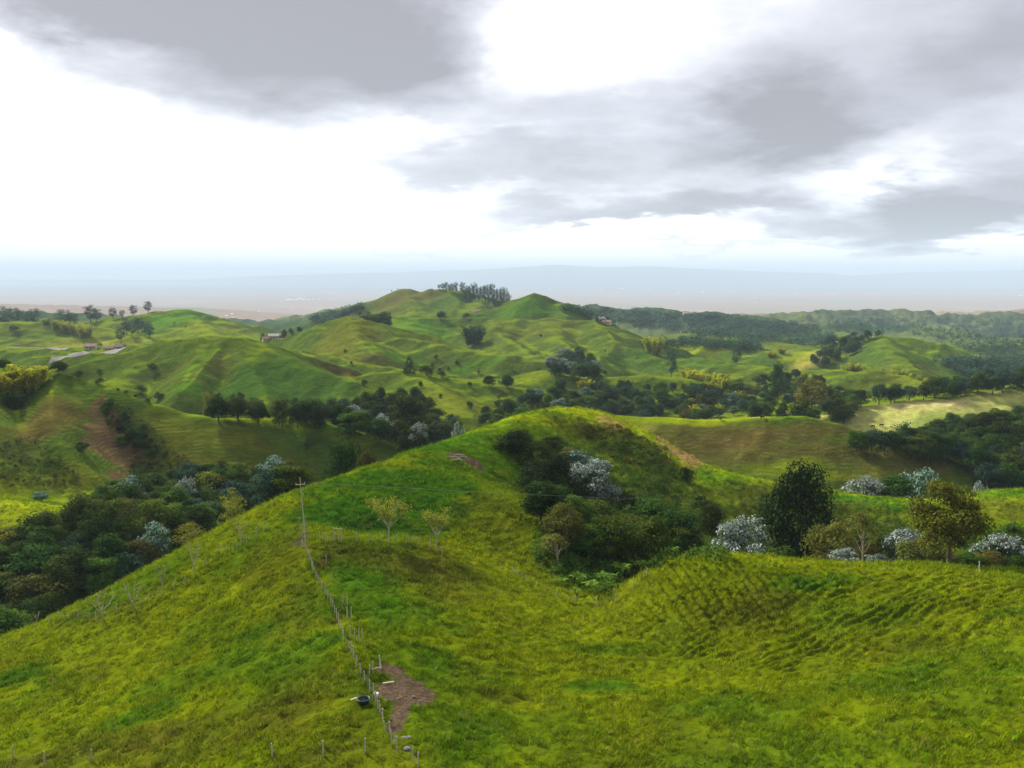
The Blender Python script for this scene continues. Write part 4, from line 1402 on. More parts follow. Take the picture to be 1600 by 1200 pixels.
plant('dark', 540, 686, 760, 66, 'large dark tree behind the bright ridge, left of its twin', d=222)
plant('olive', 577, 697, 745, 46, 'dull green tree behind the bright ridge beside the large dark tree', d=226)
plant('lime', 362, 763, 815, 56, 'yellow-green tree with open crown just beyond the left slope', d=158)
plant('lime', 297, 815, 865, 62, 'leaning yellow-green tree at the edge of the left slope', d=146)
# saplings in the pasture
plant('sapling', 607, 780, 849, 66, 'young vase-shaped tree with pale trunk on the fence above the cross slope')
plant('sapling', 682, 797, 860, 52, 'smaller yellowish sapling to the right of the vase-shaped one')
plant('bare', 305, 838, 904, 34, 'bare pale sapling, the tallest on the left slope fence')
plant('bare', 376, 803, 852, 26, 'slim bare sapling near the upper end of the left slope fence')
plant('bare', 254, 870, 930, 22, 'straight bare sapling between two forked ones on the left slope')
plant('bare', 208, 905, 956, 44, 'forked bare sapling on the left slope')
plant('bare', 162, 922, 968, 50, 'wide forked bare sapling lowest on the left slope')
plant('bare', 474, 800, 856, 20, 'crooked bare sapling leaning at the foot of the pole')
plant('bare', 58, 952, 976, 14, 'short leafy stump sapling beside the forest on the far left slope')
# near left hill
plant('bamboo', 42, 564, 636, 76, 'large yellow-green bamboo clump on top of the near left hill', d=313)
plant('bamboo', 8, 575, 660, 70, 'yellow-green bamboo clump at the left edge below the hill top', d=306)
plant('darkbamboo', 20, 612, 690, 70, 'darker bamboo below the large yellow-green clump', d=298)
plant('dark', 5, 560, 600, 50, 'dark tree behind the bamboo at the left edge', d=335)
plant('dark', 92, 563, 600, 30, 'dark tree on the crest right beside the large bamboo clump', d=322)
for i, (u, vt, w) in enumerate(((121, 577, 20), (154, 590, 24), (184, 606, 16), (196, 609, 15), (211, 616, 17), (231, 622, 17))):
    plant('shrub', u, vt, vt + 13, w, ('flat dark bush on the near left crest, first beyond the bamboo', 'wide dark bush second along the near left crest', 'dark bush third along the near left crest', 'dark bush fourth along the near left crest',
          'dark bush fifth along the near left crest', 'last dark bush of the row down the near left crest')[i], d=(321, 318, 316, 316, 316, 315)[i])
plant('limeshrub', 325, 620, 640, 26, 'yellow-green bush at the foot of the two-spurred hill', d=420)
plant('shrub', 483, 684, 702, 18, 'lone dark bush on the slope of the near left hill')
plant('shrub', 128, 690, 705, 22, 'small dark bush beside the red scar')
plant('shrub', 238, 567, 579, 22, 'dark bush high on the flank of the two-spurred hill')
plant('shrub', 222, 600, 616, 20, 'dark bush in the hollow below the two-spurred hill')
plant('shrub', 248, 613, 624, 18, 'low dark bush at the bottom of the hollow behind the left crest')
plant('shrub', 155, 576, 583, 14, 'small dark bush below the road')
# middle distance
plant('silver', 600, 644, 670, 36, 'white-leaved tree in front of the tall dark grove left of the ridge', d=318)
plant('silver', 652, 657, 690, 34, 'white-leaved tree nearest the bright ridge in the left middle grove', d=300)
plant('silver', 552, 630, 665, 44, 'grey-white tree at the left end of the middle grove', d=345)
plant('dark', 640, 614, 672, 66, 'tallest dark tree of the grove left of the bright ridge', d=348)
plant('cone', 640, 557, 585, 24, 'dark conical tree alone on the green saddle of the middle hills')
plant('shrub', 668, 570, 588, 30, 'rounded dark bush just right of the conical tree')
plant('shrub', 690, 578, 590, 24, 'low dark bush second to the right of the conical tree')
plant('dark', 765, 586, 606, 20, 'small dark tree on the crest of the long middle hill')
plant('dark', 793, 585, 609, 24, 'larger of two dark trees on the crest of the long middle hill')
plant('shrub', 570, 592, 604, 12, 'small dark bush on the brown crest right of the two-spurred hill')
plant('darkbamboo', 590, 482, 506, 60, 'green bamboo grove behind the pointed hill', d=930)
plant('darkbamboo', 742, 505, 535, 44, 'round green bamboo clump in the hollow under the green peak', d=990)
plant('dark', 690, 486, 500, 17, 'dark round tree on the shelf below the far brown hill')
plant('shrub', 728, 489, 499, 26, 'dark bush in the gap beside the green peak')
plant('dark', 567, 525, 556, 10, 'tiny dark tree on the flank of the pointed hill', d=800)
plant('slender', 1050, 546, 575, 17, 'dark upright tree below the right end of the central hills', d=800)
plant('bamboo', 1022, 522, 550, 36, 'yellow bamboo clump right of the central hills', d=960)
plant('bamboo', 1085, 572, 602, 44, 'yellow-green bamboo behind the long valley forest', d=700)
plant('bamboo', 1120, 580, 604, 36, 'second yellow-green bamboo beside the long valley forest', d=690)
plant('bamboo', 1205, 548, 566, 24, 'small yellow bamboo beside the smooth tan hill', d=985)
plant('bamboo', 1222, 543, 562, 26, 'yellow bamboo left of the smooth tan hill', d=990)
plant('bamboo', 1332, 564, 592, 40, 'yellow-green bamboo at the left end of the long bamboo row', d=745)
for i, (u, vt) in enumerate(((1362, 570), (1384, 573), (1404, 575), (1424, 580), (1438, 588))):
    plant('bamboo', u, vt, vt + 22, 28, 'yellow bamboo clump in the long row on the small round hill', d=735 - 8 * i, group='bamboo row on the small round hill')
plant('olive', 1270, 590, 655, 58, 'big olive round-crowned tree standing above the valley forest', d=470)
plant('dark', 1217, 566, 592, 26, 'dark tree at the upper end of the valley forest', d=640)
plant('slender', 1152, 535, 572, 14, 'hazy upright tree in front of the low grassy hills', d=860)
plant('slender', 1413, 657, 712, 34, 'tall dark pointed tree at the edge of the right valley wood', d=338)
plant('slender', 1437, 668, 712, 16, 'thin dark pointed tree next to the tall pointed one', d=336)
plant('mid', 1562, 640, 690, 54, 'round green tree in the right valley wood', d=365)
# crest of the farthest hill
for i in range(15):
    u = 722 + i * 5.2
    plant('slender', u, 440 + (i * 7) % 9 + max(0, i - 7) * 1.1, 470, 9, 'tall blue-green tree in the wood on the far hill crest', d=1500 - 12 * i - (i % 3) * 15, group='tall trees on the far hill crest')
for i, u in enumerate((686, 692, 697, 702, 707, 712)):
    plant('slender', u, 444 - (i % 3) * 2, 460, 7, 'hazy brownish tree on the top of the far hill', d=1525 - 5 * i, group='brownish trees on the far hill')
for i, (u, vt, w) in enumerate(((612, 453, 7), (622, 450, 7), (632, 452, 7), (660, 457, 7))):
    plant('slender', u, vt, vt + 9, w, 'tiny hazy tree on the brown far crest', d=1550, group='tiny trees on the brown far crest')
# left background
for i, (u, vt, w, d) in enumerate(((6, 478, 26, 1180), (24, 480, 22, 1170), (38, 484, 16, 1200), (52, 481, 16, 1190), (100, 482, 22, 1240), (112, 488, 16, 1230), (140, 476, 22, 1290), (150, 482, 20, 1280), (176, 480, 26, 1290), (190, 484, 24, 1280), (207, 476, 18, 1300))):
    plant('slender', u, vt, vt + 26, w, 'hazy blue-green tree in the line along the far left skyline', d=d, group='trees along the far left skyline')
plant('slender', 231, 470, 492, 12, 'thin pointed tree alone on the round far left hill', d=1285)
for i, (u, vt, w, d) in enumerate(((197, 497, 18, 1085), (188, 510, 14, 1040), (214, 495, 20, 1100), (226, 500, 18, 1080), (233, 505, 18, 1060), (205, 505, 16, 1060), (272, 503, 14, 1180), (290, 508, 16, 1150))):
    plant('slender', u, vt, vt + 38, w, 'hazy tree in the dip before the round far left hill', d=d, group='trees in the dip of the far left hills')
for i, (u, vt) in enumerate(((72, 496), (88, 498), (104, 500), (120, 503), (132, 506))):
    plant('bamboo', u, vt, vt + 22, 26, 'yellow-topped bamboo in the hedge across the far left field', d=1120 - 12 * i, group='bamboo hedge in the far left field')
plant('shrub', 22, 508, 524, 18, 'round bush alone in the far left field', d=1090)
plant('shrub', 157, 536, 545, 8, 'small tree standing by the road buildings', d=735)
for i, (u, vt) in enumerate(((410, 520), (443, 514), (455, 512), (468, 510), (505, 503))):
    plant('shrub', u, vt, vt + 9, 10, 'dark round bush along the crest by the small houses', d=(910, 892, 888, 884, 878)[i], group='bushes on the crest by the small houses')

# ------------------------------------------------------------------ groves
W5 = ' in the wood filling the valley left of the near ridge'
grove([(-40, 870), (-40, 1010), (60, 962), (120, 925), (205, 882), (300, 822), (380, 778), (470, 745), (485, 725), (380, 728), (290, 735), (200, 757), (140, 790), (95, 815), (20, 830)], 130,
      [('dark', 6), ('mid', 5), ('flat', 3), ('olive', 2), ('blue', 1), ('silvergreen', 1), ('lime', 1)], (6.5, 11.5),
      {'dark': 'dark rounded tree' + W5, 'mid': 'green leafy tree' + W5, 'flat': 'flat-topped tree' + W5, 'olive': 'olive brown tree' + W5, 'blue': 'blue-green tree' + W5, 'silvergreen': 'grey-leaved tree' + W5, 'lime': 'open yellow-green tree' + W5}, 'wood in the left valley', gap=0.4, dmin=152, dmax=300)
plant('silvergreen', 63, 767, 800, 44, 'blue-white tree at the foot of the scarred hill by the grass strip', d=236)
plant('lime', 158, 774, 800, 46, 'bright yellow tree at the foot of the red scar', d=226)
plant('silver', 160, 792, 815, 46, 'pale-topped tree just below the bright yellow tree', d=214)
plant('silver', 288, 742, 775, 36, 'grey-white tree top in the left valley wood below the scar', d=232)
W6 = ' in the middle grove left of the bright ridge'
grove([(330, 636), (420, 630), (520, 633), (600, 612), (650, 614), (700, 645), (722, 665), (690, 680), (630, 695), (560, 662), (430, 646)], 64, [('dark', 6), ('mid', 3), ('blue', 2)], (7, 11),
      {'dark': 'dark rounded tree' + W6, 'mid': 'green leafy tree' + W6, 'blue': 'blue-green tree' + W6}, 'middle grove left of the ridge', gap=0.4, dmin=260, dmax=520)
W7 = ' in the long wood across the valley behind the knoll'
grove([(725, 655), (760, 640), (830, 610), (880, 598), (960, 600), (1080, 600), (1190, 590), (1215, 575), (1300, 592), (1345, 630), (1310, 652), (1180, 645), (1000, 650), (940, 640), (850, 640), (790, 655)], 190,
      [('dark', 5), ('mid', 5), ('blue', 3), ('olive', 1), ('silvergreen', 1), ('bamboo', 1)], (6, 11),
      {'dark': 'dark rounded tree' + W7, 'mid': 'green leafy tree' + W7, 'olive': 'olive tree' + W7, 'blue': 'blue-green tree' + W7, 'bamboo': 'yellow-green bamboo clump' + W7, 'silvergreen': 'grey-leaved tree' + W7}, 'long valley wood behind the knoll', gap=0.4, dmin=385, dmax=760)
W8 = ' in the gully wood on the knoll'
grove([(860, 700), (940, 740), (1000, 785), (1110, 800), (1120, 860), (1060, 862), (1000, 880), (940, 905), (860, 890), (835, 860), (862, 800), (820, 760)], 30, [('dark', 5), ('mid', 4), ('olive', 1)], (5, 8.5),
      {'dark': 'dark leafy tree' + W8, 'mid': 'green leafy tree' + W8, 'olive': 'olive tree' + W8}, 'gully wood on the knoll', dmin=130, dmax=215)
W9 = ' in the thicket behind the right crest'
grove([(1190, 845), (1280, 850), (1400, 830), (1620, 835), (1620, 890), (1480, 880), (1230, 872)], 20, [('dark', 5), ('olive', 3), ('mid', 2)], (4, 7),
      {'dark': 'dark bushy tree' + W9, 'olive': 'olive bushy tree' + W9, 'mid': 'green bushy tree' + W9}, 'thicket behind the right crest', dmin=124, dmax=200)
W10 = ' in the wood filling the right valley'
grove([(1330, 685), (1395, 680), (1440, 672), (1490, 652), (1545, 650), (1620, 640), (1620, 765), (1545, 748), (1510, 715), (1460, 700), (1400, 692)], 90, [('dark', 6), ('mid', 3), ('blue', 2)], (7, 11),
      {'dark': 'dark rounded tree' + W10, 'mid': 'green leafy tree' + W10, 'blue': 'blue-green tree' + W10}, 'wood in the right valley', gap=0.4, dmin=225, dmax=450)
W11 = ' in the grove below the central hills'
grove([(848, 560), (875, 550), (905, 545), (935, 565), (935, 585), (870, 582)], 20, [('dark', 4), ('blue', 2), ('silver', 1)], (9, 14),
      {'dark': 'dark tree' + W11, 'blue': 'blue-green tree' + W11, 'silver': 'white-leaved tree' + W11}, 'grove below the central hills', dmin=500, dmax=1000)
W12 = ' in the belt beyond the pale meadow'
grove([(1320, 625), (1420, 612), (1460, 600), (1560, 580), (1620, 575), (1620, 600), (1540, 612), (1420, 628), (1330, 645)], 70, [('dark', 5), ('blue', 4)], (8, 13),
      {'dark': 'dark tree' + W12, 'blue': 'blue-green tree' + W12}, 'belt beyond the pale meadow', dmin=480, dmax=1000)
W13 = ' on the wooded shoulder left of the broad right hill'
grove([(1260, 560), (1290, 545), (1330, 522), (1385, 516), (1350, 535), (1290, 565)], 26, [('dark', 4), ('blue', 3)], (9, 13),
      {'dark': 'dark tree' + W13, 'blue': 'blue-green tree' + W13}, 'woods on the broad right hill', dmin=700, dmax=1300)
W14 = ' scattered over the grassy middle hills'
grove([(440, 560), (600, 540), (780, 520), (940, 520), (1080, 590), (860, 620), (700, 640), (600, 590)], 26, [('shrub', 3), ('limeshrub', 1)], (2.5, 4.5),
      {'shrub': 'small dark bush' + W14, 'limeshrub': 'small yellowish bush' + W14}, 'bushes on the middle hills', gap=2.0, dmin=400, dmax=1300)
W15 = ' along the lower edge of the two-spurred hill'
grove([(200, 600), (330, 620), (330, 640), (520, 645), (560, 622), (420, 625), (330, 612)], 20, [('shrub', 3), ('mid', 1)], (3, 6),
      {'shrub': 'dark bush' + W15, 'mid': 'green tree' + W15}, 'bushes below the two-spurred hill', dmin=340, dmax=600)
W16 = ' on the flank of the scarred left hill'
grove([(150, 620), (210, 650), (260, 700), (250, 740), (190, 690), (165, 650)], 24, [('shrub', 3)], (2.0, 4.0), {'shrub': 'dark bush' + W16}, 'bushes on the scarred hill', dmin=230, dmax=330)


# ------------------------------------------------------------------ undergrowth and far woods (beyond counting)
def leafy_mass(name, label, zones, mat, seed, leaf, radius, per):
    rng = np.random.RandomState(seed)
    mb = MB()
    for poly, n, dmin, dmax in zones:
        us, vs = [p[0] for p in poly], [p[1] for p in poly]
        k = t = 0
        while k < n and t < n * 8:
            t += 1
            u, v = rng.uniform(min(us), max(us)), rng.uniform(min(vs), max(vs))
            if not inside(poly, u, v):
                continue
            r = radius * (0.5 + rng.rand())
            q = hit(u, v, r * 0.5, dmin)
            if q is None or q[1] > dmax:
                continue
            k += 1
            c = np.array([q[0], q[1], q[2] + r * 0.45])
            s = sph(rng, per)
            s[:, 2] = np.abs(s[:, 2]) * 1.2 - 0.3
            mb.leaves(c + s * r * (0.6 + 0.5 * rng.rand(per, 1)), s + rng.randn(per, 3) * 0.4 + np.array([0, 0, 0.4]), leaf * (0.6 + 0.8 * rng.rand(per)), rng, 0.6, np.clip(rng.rand() * 0.7 + 0.3 * rng.rand(per), 0, 1))
    o = link(name, mb.mesh(name, mat))
    o['kind'] = 'stuff'
    o['label'] = label
    return o


leafy_mass('undergrowth', 'low scrub and fern covering the knoll flank, the gully and the valley bottoms', [
    ([(930, 690), (1000, 690), (1060, 740), (1120, 790), (1130, 870), (1060, 870), (1000, 890), (940, 930), (880, 905), (835, 870), (870, 790), (800, 740), (790, 690), (860, 690)], 850, 105, 240),
    ([(1150, 830), (1620, 820), (1620, 890), (1480, 885), (1200, 878)], 300, 120, 220),
    ([(-40, 840), (-40, 1010), (60, 965), (205, 885), (300, 826), (480, 740), (480, 720), (250, 735), (120, 800)], 700, 150, 300),
    ([(1390, 690), (1620, 650), (1620, 765), (1540, 750)], 260, 225, 400),
    ([(725, 655), (760, 640), (830, 610), (960, 600), (1190, 590), (1300, 592), (1345, 630), (1310, 652), (1000, 650)], 700, 385, 760),
    ([(420, 630), (600, 612), (700, 645), (690, 680), (630, 695), (560, 662)], 300, 260, 520),
], M_MID, 41, 0.36, 1.25, 46)
leafy_mass('hillside_scrub', 'rough scrub clinging to the flanks of the near hills', [
    ([(150, 620), (210, 640), (270, 700), (330, 740), (200, 750), (210, 700), (165, 650)], 240, 220, 340),
    ([(0, 690), (60, 680), (120, 740), (130, 760), (0, 760)], 160, 220, 330),
    ([(900, 668), (960, 660), (1040, 700), (1060, 740), (960, 720)], 200, 150, 240),
], M_OLIVE, 42, 0.34, 0.8, 30)
leafy_mass('far_woods', 'hazy blue-green woods covering the far foothills', [
    ([(875, 481), (1000, 488), (1100, 494), (1220, 503), (1300, 520), (1310, 545), (1200, 532), (1100, 524), (1000, 512), (930, 498)], 1700, 1050, 4000),
    ([(1230, 505), (1400, 495), (1620, 500), (1620, 575), (1500, 545), (1400, 515), (1320, 520)], 850, 1050, 4000),
    ([(480, 500), (520, 487), (570, 480), (560, 496), (500, 503)], 220, 1500, 4000),
    ([(1460, 560), (1620, 560), (1620, 600), (1520, 590)], 420, 900, 3000),
    ([(1000, 540), (1080, 528), (1180, 535), (1190, 545), (1080, 540)], 260, 900, 2500),
], M_BLUE, 43, 2.6, 6.0, 16)

# ------------------------------------------------------------------ fences, pole, cable
M_WOOD = plain_mat('weathered_wood', (0.30, 0.26, 0.18), (0.52, 0.47, 0.36), 8.0)
M_WIRE = plain_mat('fence_wire', (0.16, 0.15, 0.13), (0.25, 0.24, 0.22), 20.0, 0.5, 0.4)
FR = random.Random(9)


def post_mesh(h, r):
    mb = MB()
    a, b = FR.uniform(-.07, .07), FR.uniform(-.07, .07)
    mb.tube([(0, 0, -0.35), (a * .5, b * .5, h * .5), (a, b, h)], [r * 1.1, r, r * .85], 6)
    return mb.mesh('post', M_WOOD, smooth=False)


def fence(name, label, pts, h=1.15, r=0.055, wires=(0.6, 1.05), wired=True):
    """pts: photo directions of the posts' feet"""
    W = [hit(u, v) for u, v in pts]
    root = link(name, None, None, W[0])
    root.empty_display_size = 0.5
    tag(root, label, 'fence')
    o0 = Vector(W[0])
    hs = []
    for q in W:
        hh = h * FR.uniform(0.85, 1.2)
        hs.append(hh)
        link('post', post_mesh(hh, r * FR.uniform(0.8, 1.25)), root, Vector(q) - o0)
    if wired:
        for wz in wires:
            mb = MB()
            P = [Vector(q) - o0 + Vector((0, 0, wz * hh / 1.25)) for q, hh in zip(W, hs)]
            full = []
            for a, b in zip(P[:-1], P[1:]):
                full += [a, (a + b) / 2 - Vector((0, 0, 0.04))]
            full.append(P[-1])
            mb.tube([tuple(p) for p in full], 0.004, 4, cap=False)
            link('wire', mb.mesh('wire', M_WIRE), root)
    return root


fence('post_and_wire_fence', 'pale post fence running down the near ridge beside the bare brown patch',
      [(472, 856), (478, 864), (482, 871), (484, 878), (487, 886), (489, 893), (494, 906), (498, 914), (503, 922), (508, 930), (512, 938), (516, 945), (520, 952), (523, 960), (526, 968), (529, 977), (532, 986), (535, 996), (537, 1005), (545, 1018), (549, 1024), (552, 1030), (557, 1044), (563, 1058), (570, 1068), (577, 1080), (583, 1090), (587, 1101), (590, 1112), (594, 1120), (597, 1128), (601, 1146), (609, 1152), (612, 1165), (620, 1178), (644, 1192), (653, 1202)])
fence('post_and_wire_fence', 'short weathered post fence beside the ridge fence, under the terraced bank',
      [(510, 880), (518, 908), (536, 947), (543, 949), (543, 967), (549, 969), (547, 999), (554, 1000), (561, 1002), (566, 998), (577, 1058), (583, 1056), (594, 1046)], wired=False)
fence('post_and_wire_fence', 'pale post fence along the top of the cross slope under the vase-shaped tree',
      [(500, 843), (509, 846), (512, 847), (523, 846), (529, 847), (534, 846), (557, 847), (577, 847), (596, 848), (621, 848), (635, 851), (645, 850), (653, 853), (672, 856), (683, 861), (691, 868)])
fence('post_and_wire_fence', 'thin post fence descending the left slope among bare saplings',
      [(76, 974), (91, 970), (123, 966), (140, 970), (150, 972), (182, 958), (219, 948), (233, 942), (246, 938), (272, 922), (290, 912), (322, 886), (345, 868), (359, 864), (370, 858), (386, 850), (400, 837), (412, 830), (417, 829)])
fence('post_and_wire_fence', 'pale post fence round the mouth of the gully below the broad-leaved plants',
      [(800, 896), (809, 902), (822, 910), (870, 935), (898, 945), (932, 947), (962, 942), (990, 922), (1010, 905)])
for (u, v, lab) in ((20, 1186, 'pale stub post alone in the bottom left corner of the pasture'), (70, 1196, 'dark thin post near the bottom left corner'), (143, 1192, 'short post right of the dark thin post at the bottom left'),
                    (426, 1188, 'whitish leaning post in the grass left of the ridge fence'), (505, 1184, 'pale stub post between the whitish leaning post and the ridge fence'), (570, 1178, 'leaning pale post just left of the lower ridge fence'),
                    (1530, 893, 'pale post standing on the right crest by the golden-brown tree')):
    q = hit(u, v)
    tag(link('fence_post', post_mesh(1.25, 0.07), None, q), lab, 'fence post')


def single(name, mb, mat, label, cat, loc, rz=0.0, smooth=False):
    return tag(link(name, mb.mesh(name, mat, smooth), None, loc, rz), label, cat)


# rail frame on the cross fence
q = hit(522, 846)
mb = MB()
for dx in (0.0, 0.9, 1.0):
    mb.tube([(dx, 0, -0.3), (dx, 0.02, 2.0 - 0.2 * dx)], [0.06, 0.05], 6)
mb.tube([(-0.1, 0, 1.7), (1.1, 0, 1.72)], [0.05, 0.05], 6)
single('gate_frame', mb, M_WOOD, 'small pole gate frame on the cross slope fence', 'gate', q)

# the pole with its crossarm
q = hit(478, 853)
top = at(471, 746, q[1])[2] - q[2]
pole = link('utility_pole', None, None, q)
tag(pole, 'slim pale utility pole with crossarm standing where the fences meet', 'pole')
mb = MB()
mb.tube([(0, 0, -0.5), (-0.25, 0, top * 0.5), (-0.55, 0, top)], [0.08, 0.07, 0.05], 8)
link('shaft', mb.mesh('shaft', M_PALE), pole)
mb = MB()
mb.box((-0.5, 0.0, top - 0.95), (1.2, 0.07, 0.08), 0.35)
link('crossarm', mb.mesh('crossarm', M_WOOD, False), pole)
M_CERAM = plain_mat('glazed_ceramic', (0.35, 0.33, 0.28), (0.5, 0.48, 0.42), 8, 0.3, 0.5)
for dx in (-0.55, 0.55):
    mb = MB()
    mb.tube([(-0.5 + dx * math.cos(.35), dx * math.sin(.35), top - 0.89), (-0.5 + dx * math.cos(.35), dx * math.sin(.35), top - 0.68)], [0.035, 0.045], 8)
    link('insulator', mb.mesh('insulator', M_CERAM), pole)
a = Vector((q[0] + 0.2, q[1] + 0.26, q[2] + top - 0.68))
b = Vector(at(1900, 765, 215))
mb = MB()
pts = [tuple(a.lerp(b, t) - Vector((0, 0, 4 * 3.2 * t * (1 - t)))) for t in np.linspace(0, 1, 60)]
mb.tube(pts, 0.016, 5, cap=False)
tag(link('power_cable', mb.mesh('power_cable', M_WIRE)), 'thin power cable strung from the pole across the gully to the right', 'cable')

# ------------------------------------------------------------------ things lying on the bare patches
M_TUB = plain_mat('dark_plastic', (0.008, 0.022, 0.024), (0.015, 0.035, 0.04), 4, 0.4, 0.5)
M_WHITE = plain_mat('white_plastic', (0.7, 0.7, 0.68), (0.8, 0.8, 0.78), 4, 0.5, 0.4)


def lathe(mb, prof, sides=20):
    V, F = [], []
    for r, z in prof:
        for j in range(sides):
            t = 2 * math.pi * j / sides
            V.append((r * math.cos(t), r * math.sin(t), z))
    for i in range(len(prof) - 1):
        for j in range(sides):
            k = (j + 1) % sides
            F.append((i * sides + j, i * sides + k, (i + 1) * sides + k, (i + 1) * sides + j))
    mb.add(np.array(V), F)


q = hit(568, 1101)
mb = MB()
lathe(mb, [(0.0, 0.05), (0.40, 0.0), (0.46, 0.05), (0.50, 0.25), (0.52, 0.38), (0.55, 0.40), (0.55, 0.43), (0.50, 0.43), (0.47, 0.3), (0.42, 0.1), (0.0, 0.09)])
tub = single('water_tub', mb, M_TUB, 'dark blue-green round water tub in the grass by the fence', 'tub', q, smooth=True)
q = hit(588, 1091)
mb = MB()
lathe(mb, [(0.0, 0.0), (0.15, 0.0), (0.19, 0.36), (0.205, 0.37), (0.205, 0.40), (0.18, 0.40), (0.14, 0.04), (0.0, 0.04)], 14)
t = link('bucket', mb.mesh('bucket', M_WHITE), None, q)
tag(t, 'small white bucket at the edge of the bare brown patch', 'bucket')
mb = MB()
th = np.linspace(0, math.pi, 9)
mb.tube(np.stack([0.2 * np.cos(th), 0 * th, 0.38 + 0.16 * np.sin(th)], 1), 0.008, 5)
link('handle', mb.mesh('handle', M_WIRE), t)
for (u, v, L, rz, tl, lab) in ((607, 1069, 1.0, 0.4, 0.03, 'pale board lying on the upper part of the bare patch'), (587, 1052, 1.6, -0.7, -0.45, 'pale plank leaning on the fence at the top of the bare patch'),
                               (594, 1045, 1.3, 1.9, -0.9, 'steeper short plank beside the leaning one on the fence'), (553, 1096, 0.7, 0.9, 0.1, 'pale stake lying beside the dark water tub')):
    q = hit(u, v)
    mb = MB()
    mb.box((0, 0, 0.12 + abs(math.sin(tl)) * L * 0.5), (L, 0.14, 0.04), rz, tl)
    single('wooden_plank', mb, M_WOOD, lab, 'plank', q)
M_STONE = plain_mat('stone', (0.09, 0.08, 0.065), (0.22, 0.2, 0.17), 5)
bpy_rng = np.random.RandomState(3)
for i, (u, v, r) in enumerate(((618, 1157, .22), (625, 1158, .2), (632, 1157, .26), (639, 1154, .2), (636, 1172, .24), (646, 1090, .16), (622, 1094, .15))):
    q = hit(u, v)
    bm = bmesh.new()
    bmesh.ops.create_icosphere(bm, subdivisions=2, radius=r)
    for vv in bm.verts:
        c = vv.co
        n = 1 + 0.22 * float(gnoise(np.array([c.x * 6 + i * 9.1]), np.array([c.y * 6 + c.z * 4]))[0])
        vv.co = Vector((c.x * n * 1.2, c.y * n, c.z * n * 0.7 + r * 0.3))
    me = bpy.data.meshes.new('stone')
    bm.to_mesh(me)
    bm.free()
    me.materials.append(M_STONE)
    tag(link('stone', me, None, q), 'pale stone lying at the lower end of the bare brown patch' if i < 5 else 'small stone in the middle of the bare brown patch', 'stone', 'stones at the lower end of the patch' if i < 5 else 'stones in the middle of the patch')
for i, (u, v, L, rz) in enumerate(((706, 716, 2.6, 0.2), (712, 718, 2.2, -0.3), (716, 713, 2.8, 0.5), (722, 716, 2.0, 0.1), (709, 721, 2.4, 0.8), (716, 721, 1.8, -0.2))):
    q = hit(u, v)
    mb = MB()
    c, s = math.cos(rz), math.sin(rz)
    mb.tube([(-L / 2 * c, -L / 2 * s, 0.18), (0.05, 0.04, 0.30), (L / 2 * c, L / 2 * s, 0.16)], [0.12, 0.11, 0.07], 6)
    single('cut_log', mb, M_PALE, 'pale cut log beside the levelled patch on the ridge', 'log', q)['group'] = 'cut logs by the levelled patch'

# ------------------------------------------------------------------ road, houses
M_ROAD = plain_mat('gravel_road', (0.07, 0.065, 0.058), (0.12, 0.11, 0.098), 0.4)
M_TRACK = plain_mat('dirt_track', (0.085, 0.068, 0.04), (0.13, 0.105, 0.065), 0.4)


def road(name, pts, width, mat):
    P = np.array([hit(u, v)[:2] for u, v in pts])
    t = np.linspace(0, len(P) - 1, (len(P) - 1) * 12 + 1)
    x, y = np.interp(t, range(len(P)), P[:, 0]), np.interp(t, range(len(P)), P[:, 1])
    for _ in range(6):
        x[1:-1] = (x[:-2] + 2 * x[1:-1] + x[2:]) / 4
        y[1:-1] = (y[:-2] + 2 * y[1:-1] + y[2:]) / 4
    tx, ty = np.gradient(x), np.gradient(y)
    L = np.hypot(tx, ty) + 1e-9
    nx, ny = -ty / L, tx / L
    V, k = [], 5
    for j in np.linspace(-0.5, 0.5, k):
        xx, yy = x + nx * width * j, y + ny * width * j
        V.append(np.stack([xx, yy, ground(xx, yy) + 0.25], 1))
    V = np.stack(V, 1).reshape(-1, 3)
    i = np.arange(len(x) * k).reshape(len(x), k)
    F = np.stack([i[:-1, :-1], i[:-1, 1:], i[1:, 1:], i[1:, :-1]], -1).reshape(-1, 4)
    link(name, new_mesh(name, V, F, [mat]))['kind'] = 'structure'


road('road', [(78, 563), (100, 559), (118, 556), (135, 553), (155, 550), (172, 548), (190, 548)], 8.0, M_ROAD)
road('path', [(10, 544), (50, 543), (80, 544), (105, 546)], 5.0, M_TRACK)

M_WALL = plain_mat('limewash', (0.35, 0.33, 0.29), (0.48, 0.45, 0.4), 0.6)
M_ROOF = plain_mat('clay_tiles', (0.20, 0.11, 0.07), (0.32, 0.19, 0.13), 1.5)
M_TIN = plain_mat('sheet_roof', (0.28, 0.26, 0.25), (0.42, 0.40, 0.38), 0.8, 0.6)
M_DOOR = plain_mat('dark_boards', (0.05, 0.04, 0.035), (0.09, 0.07, 0.05), 3)


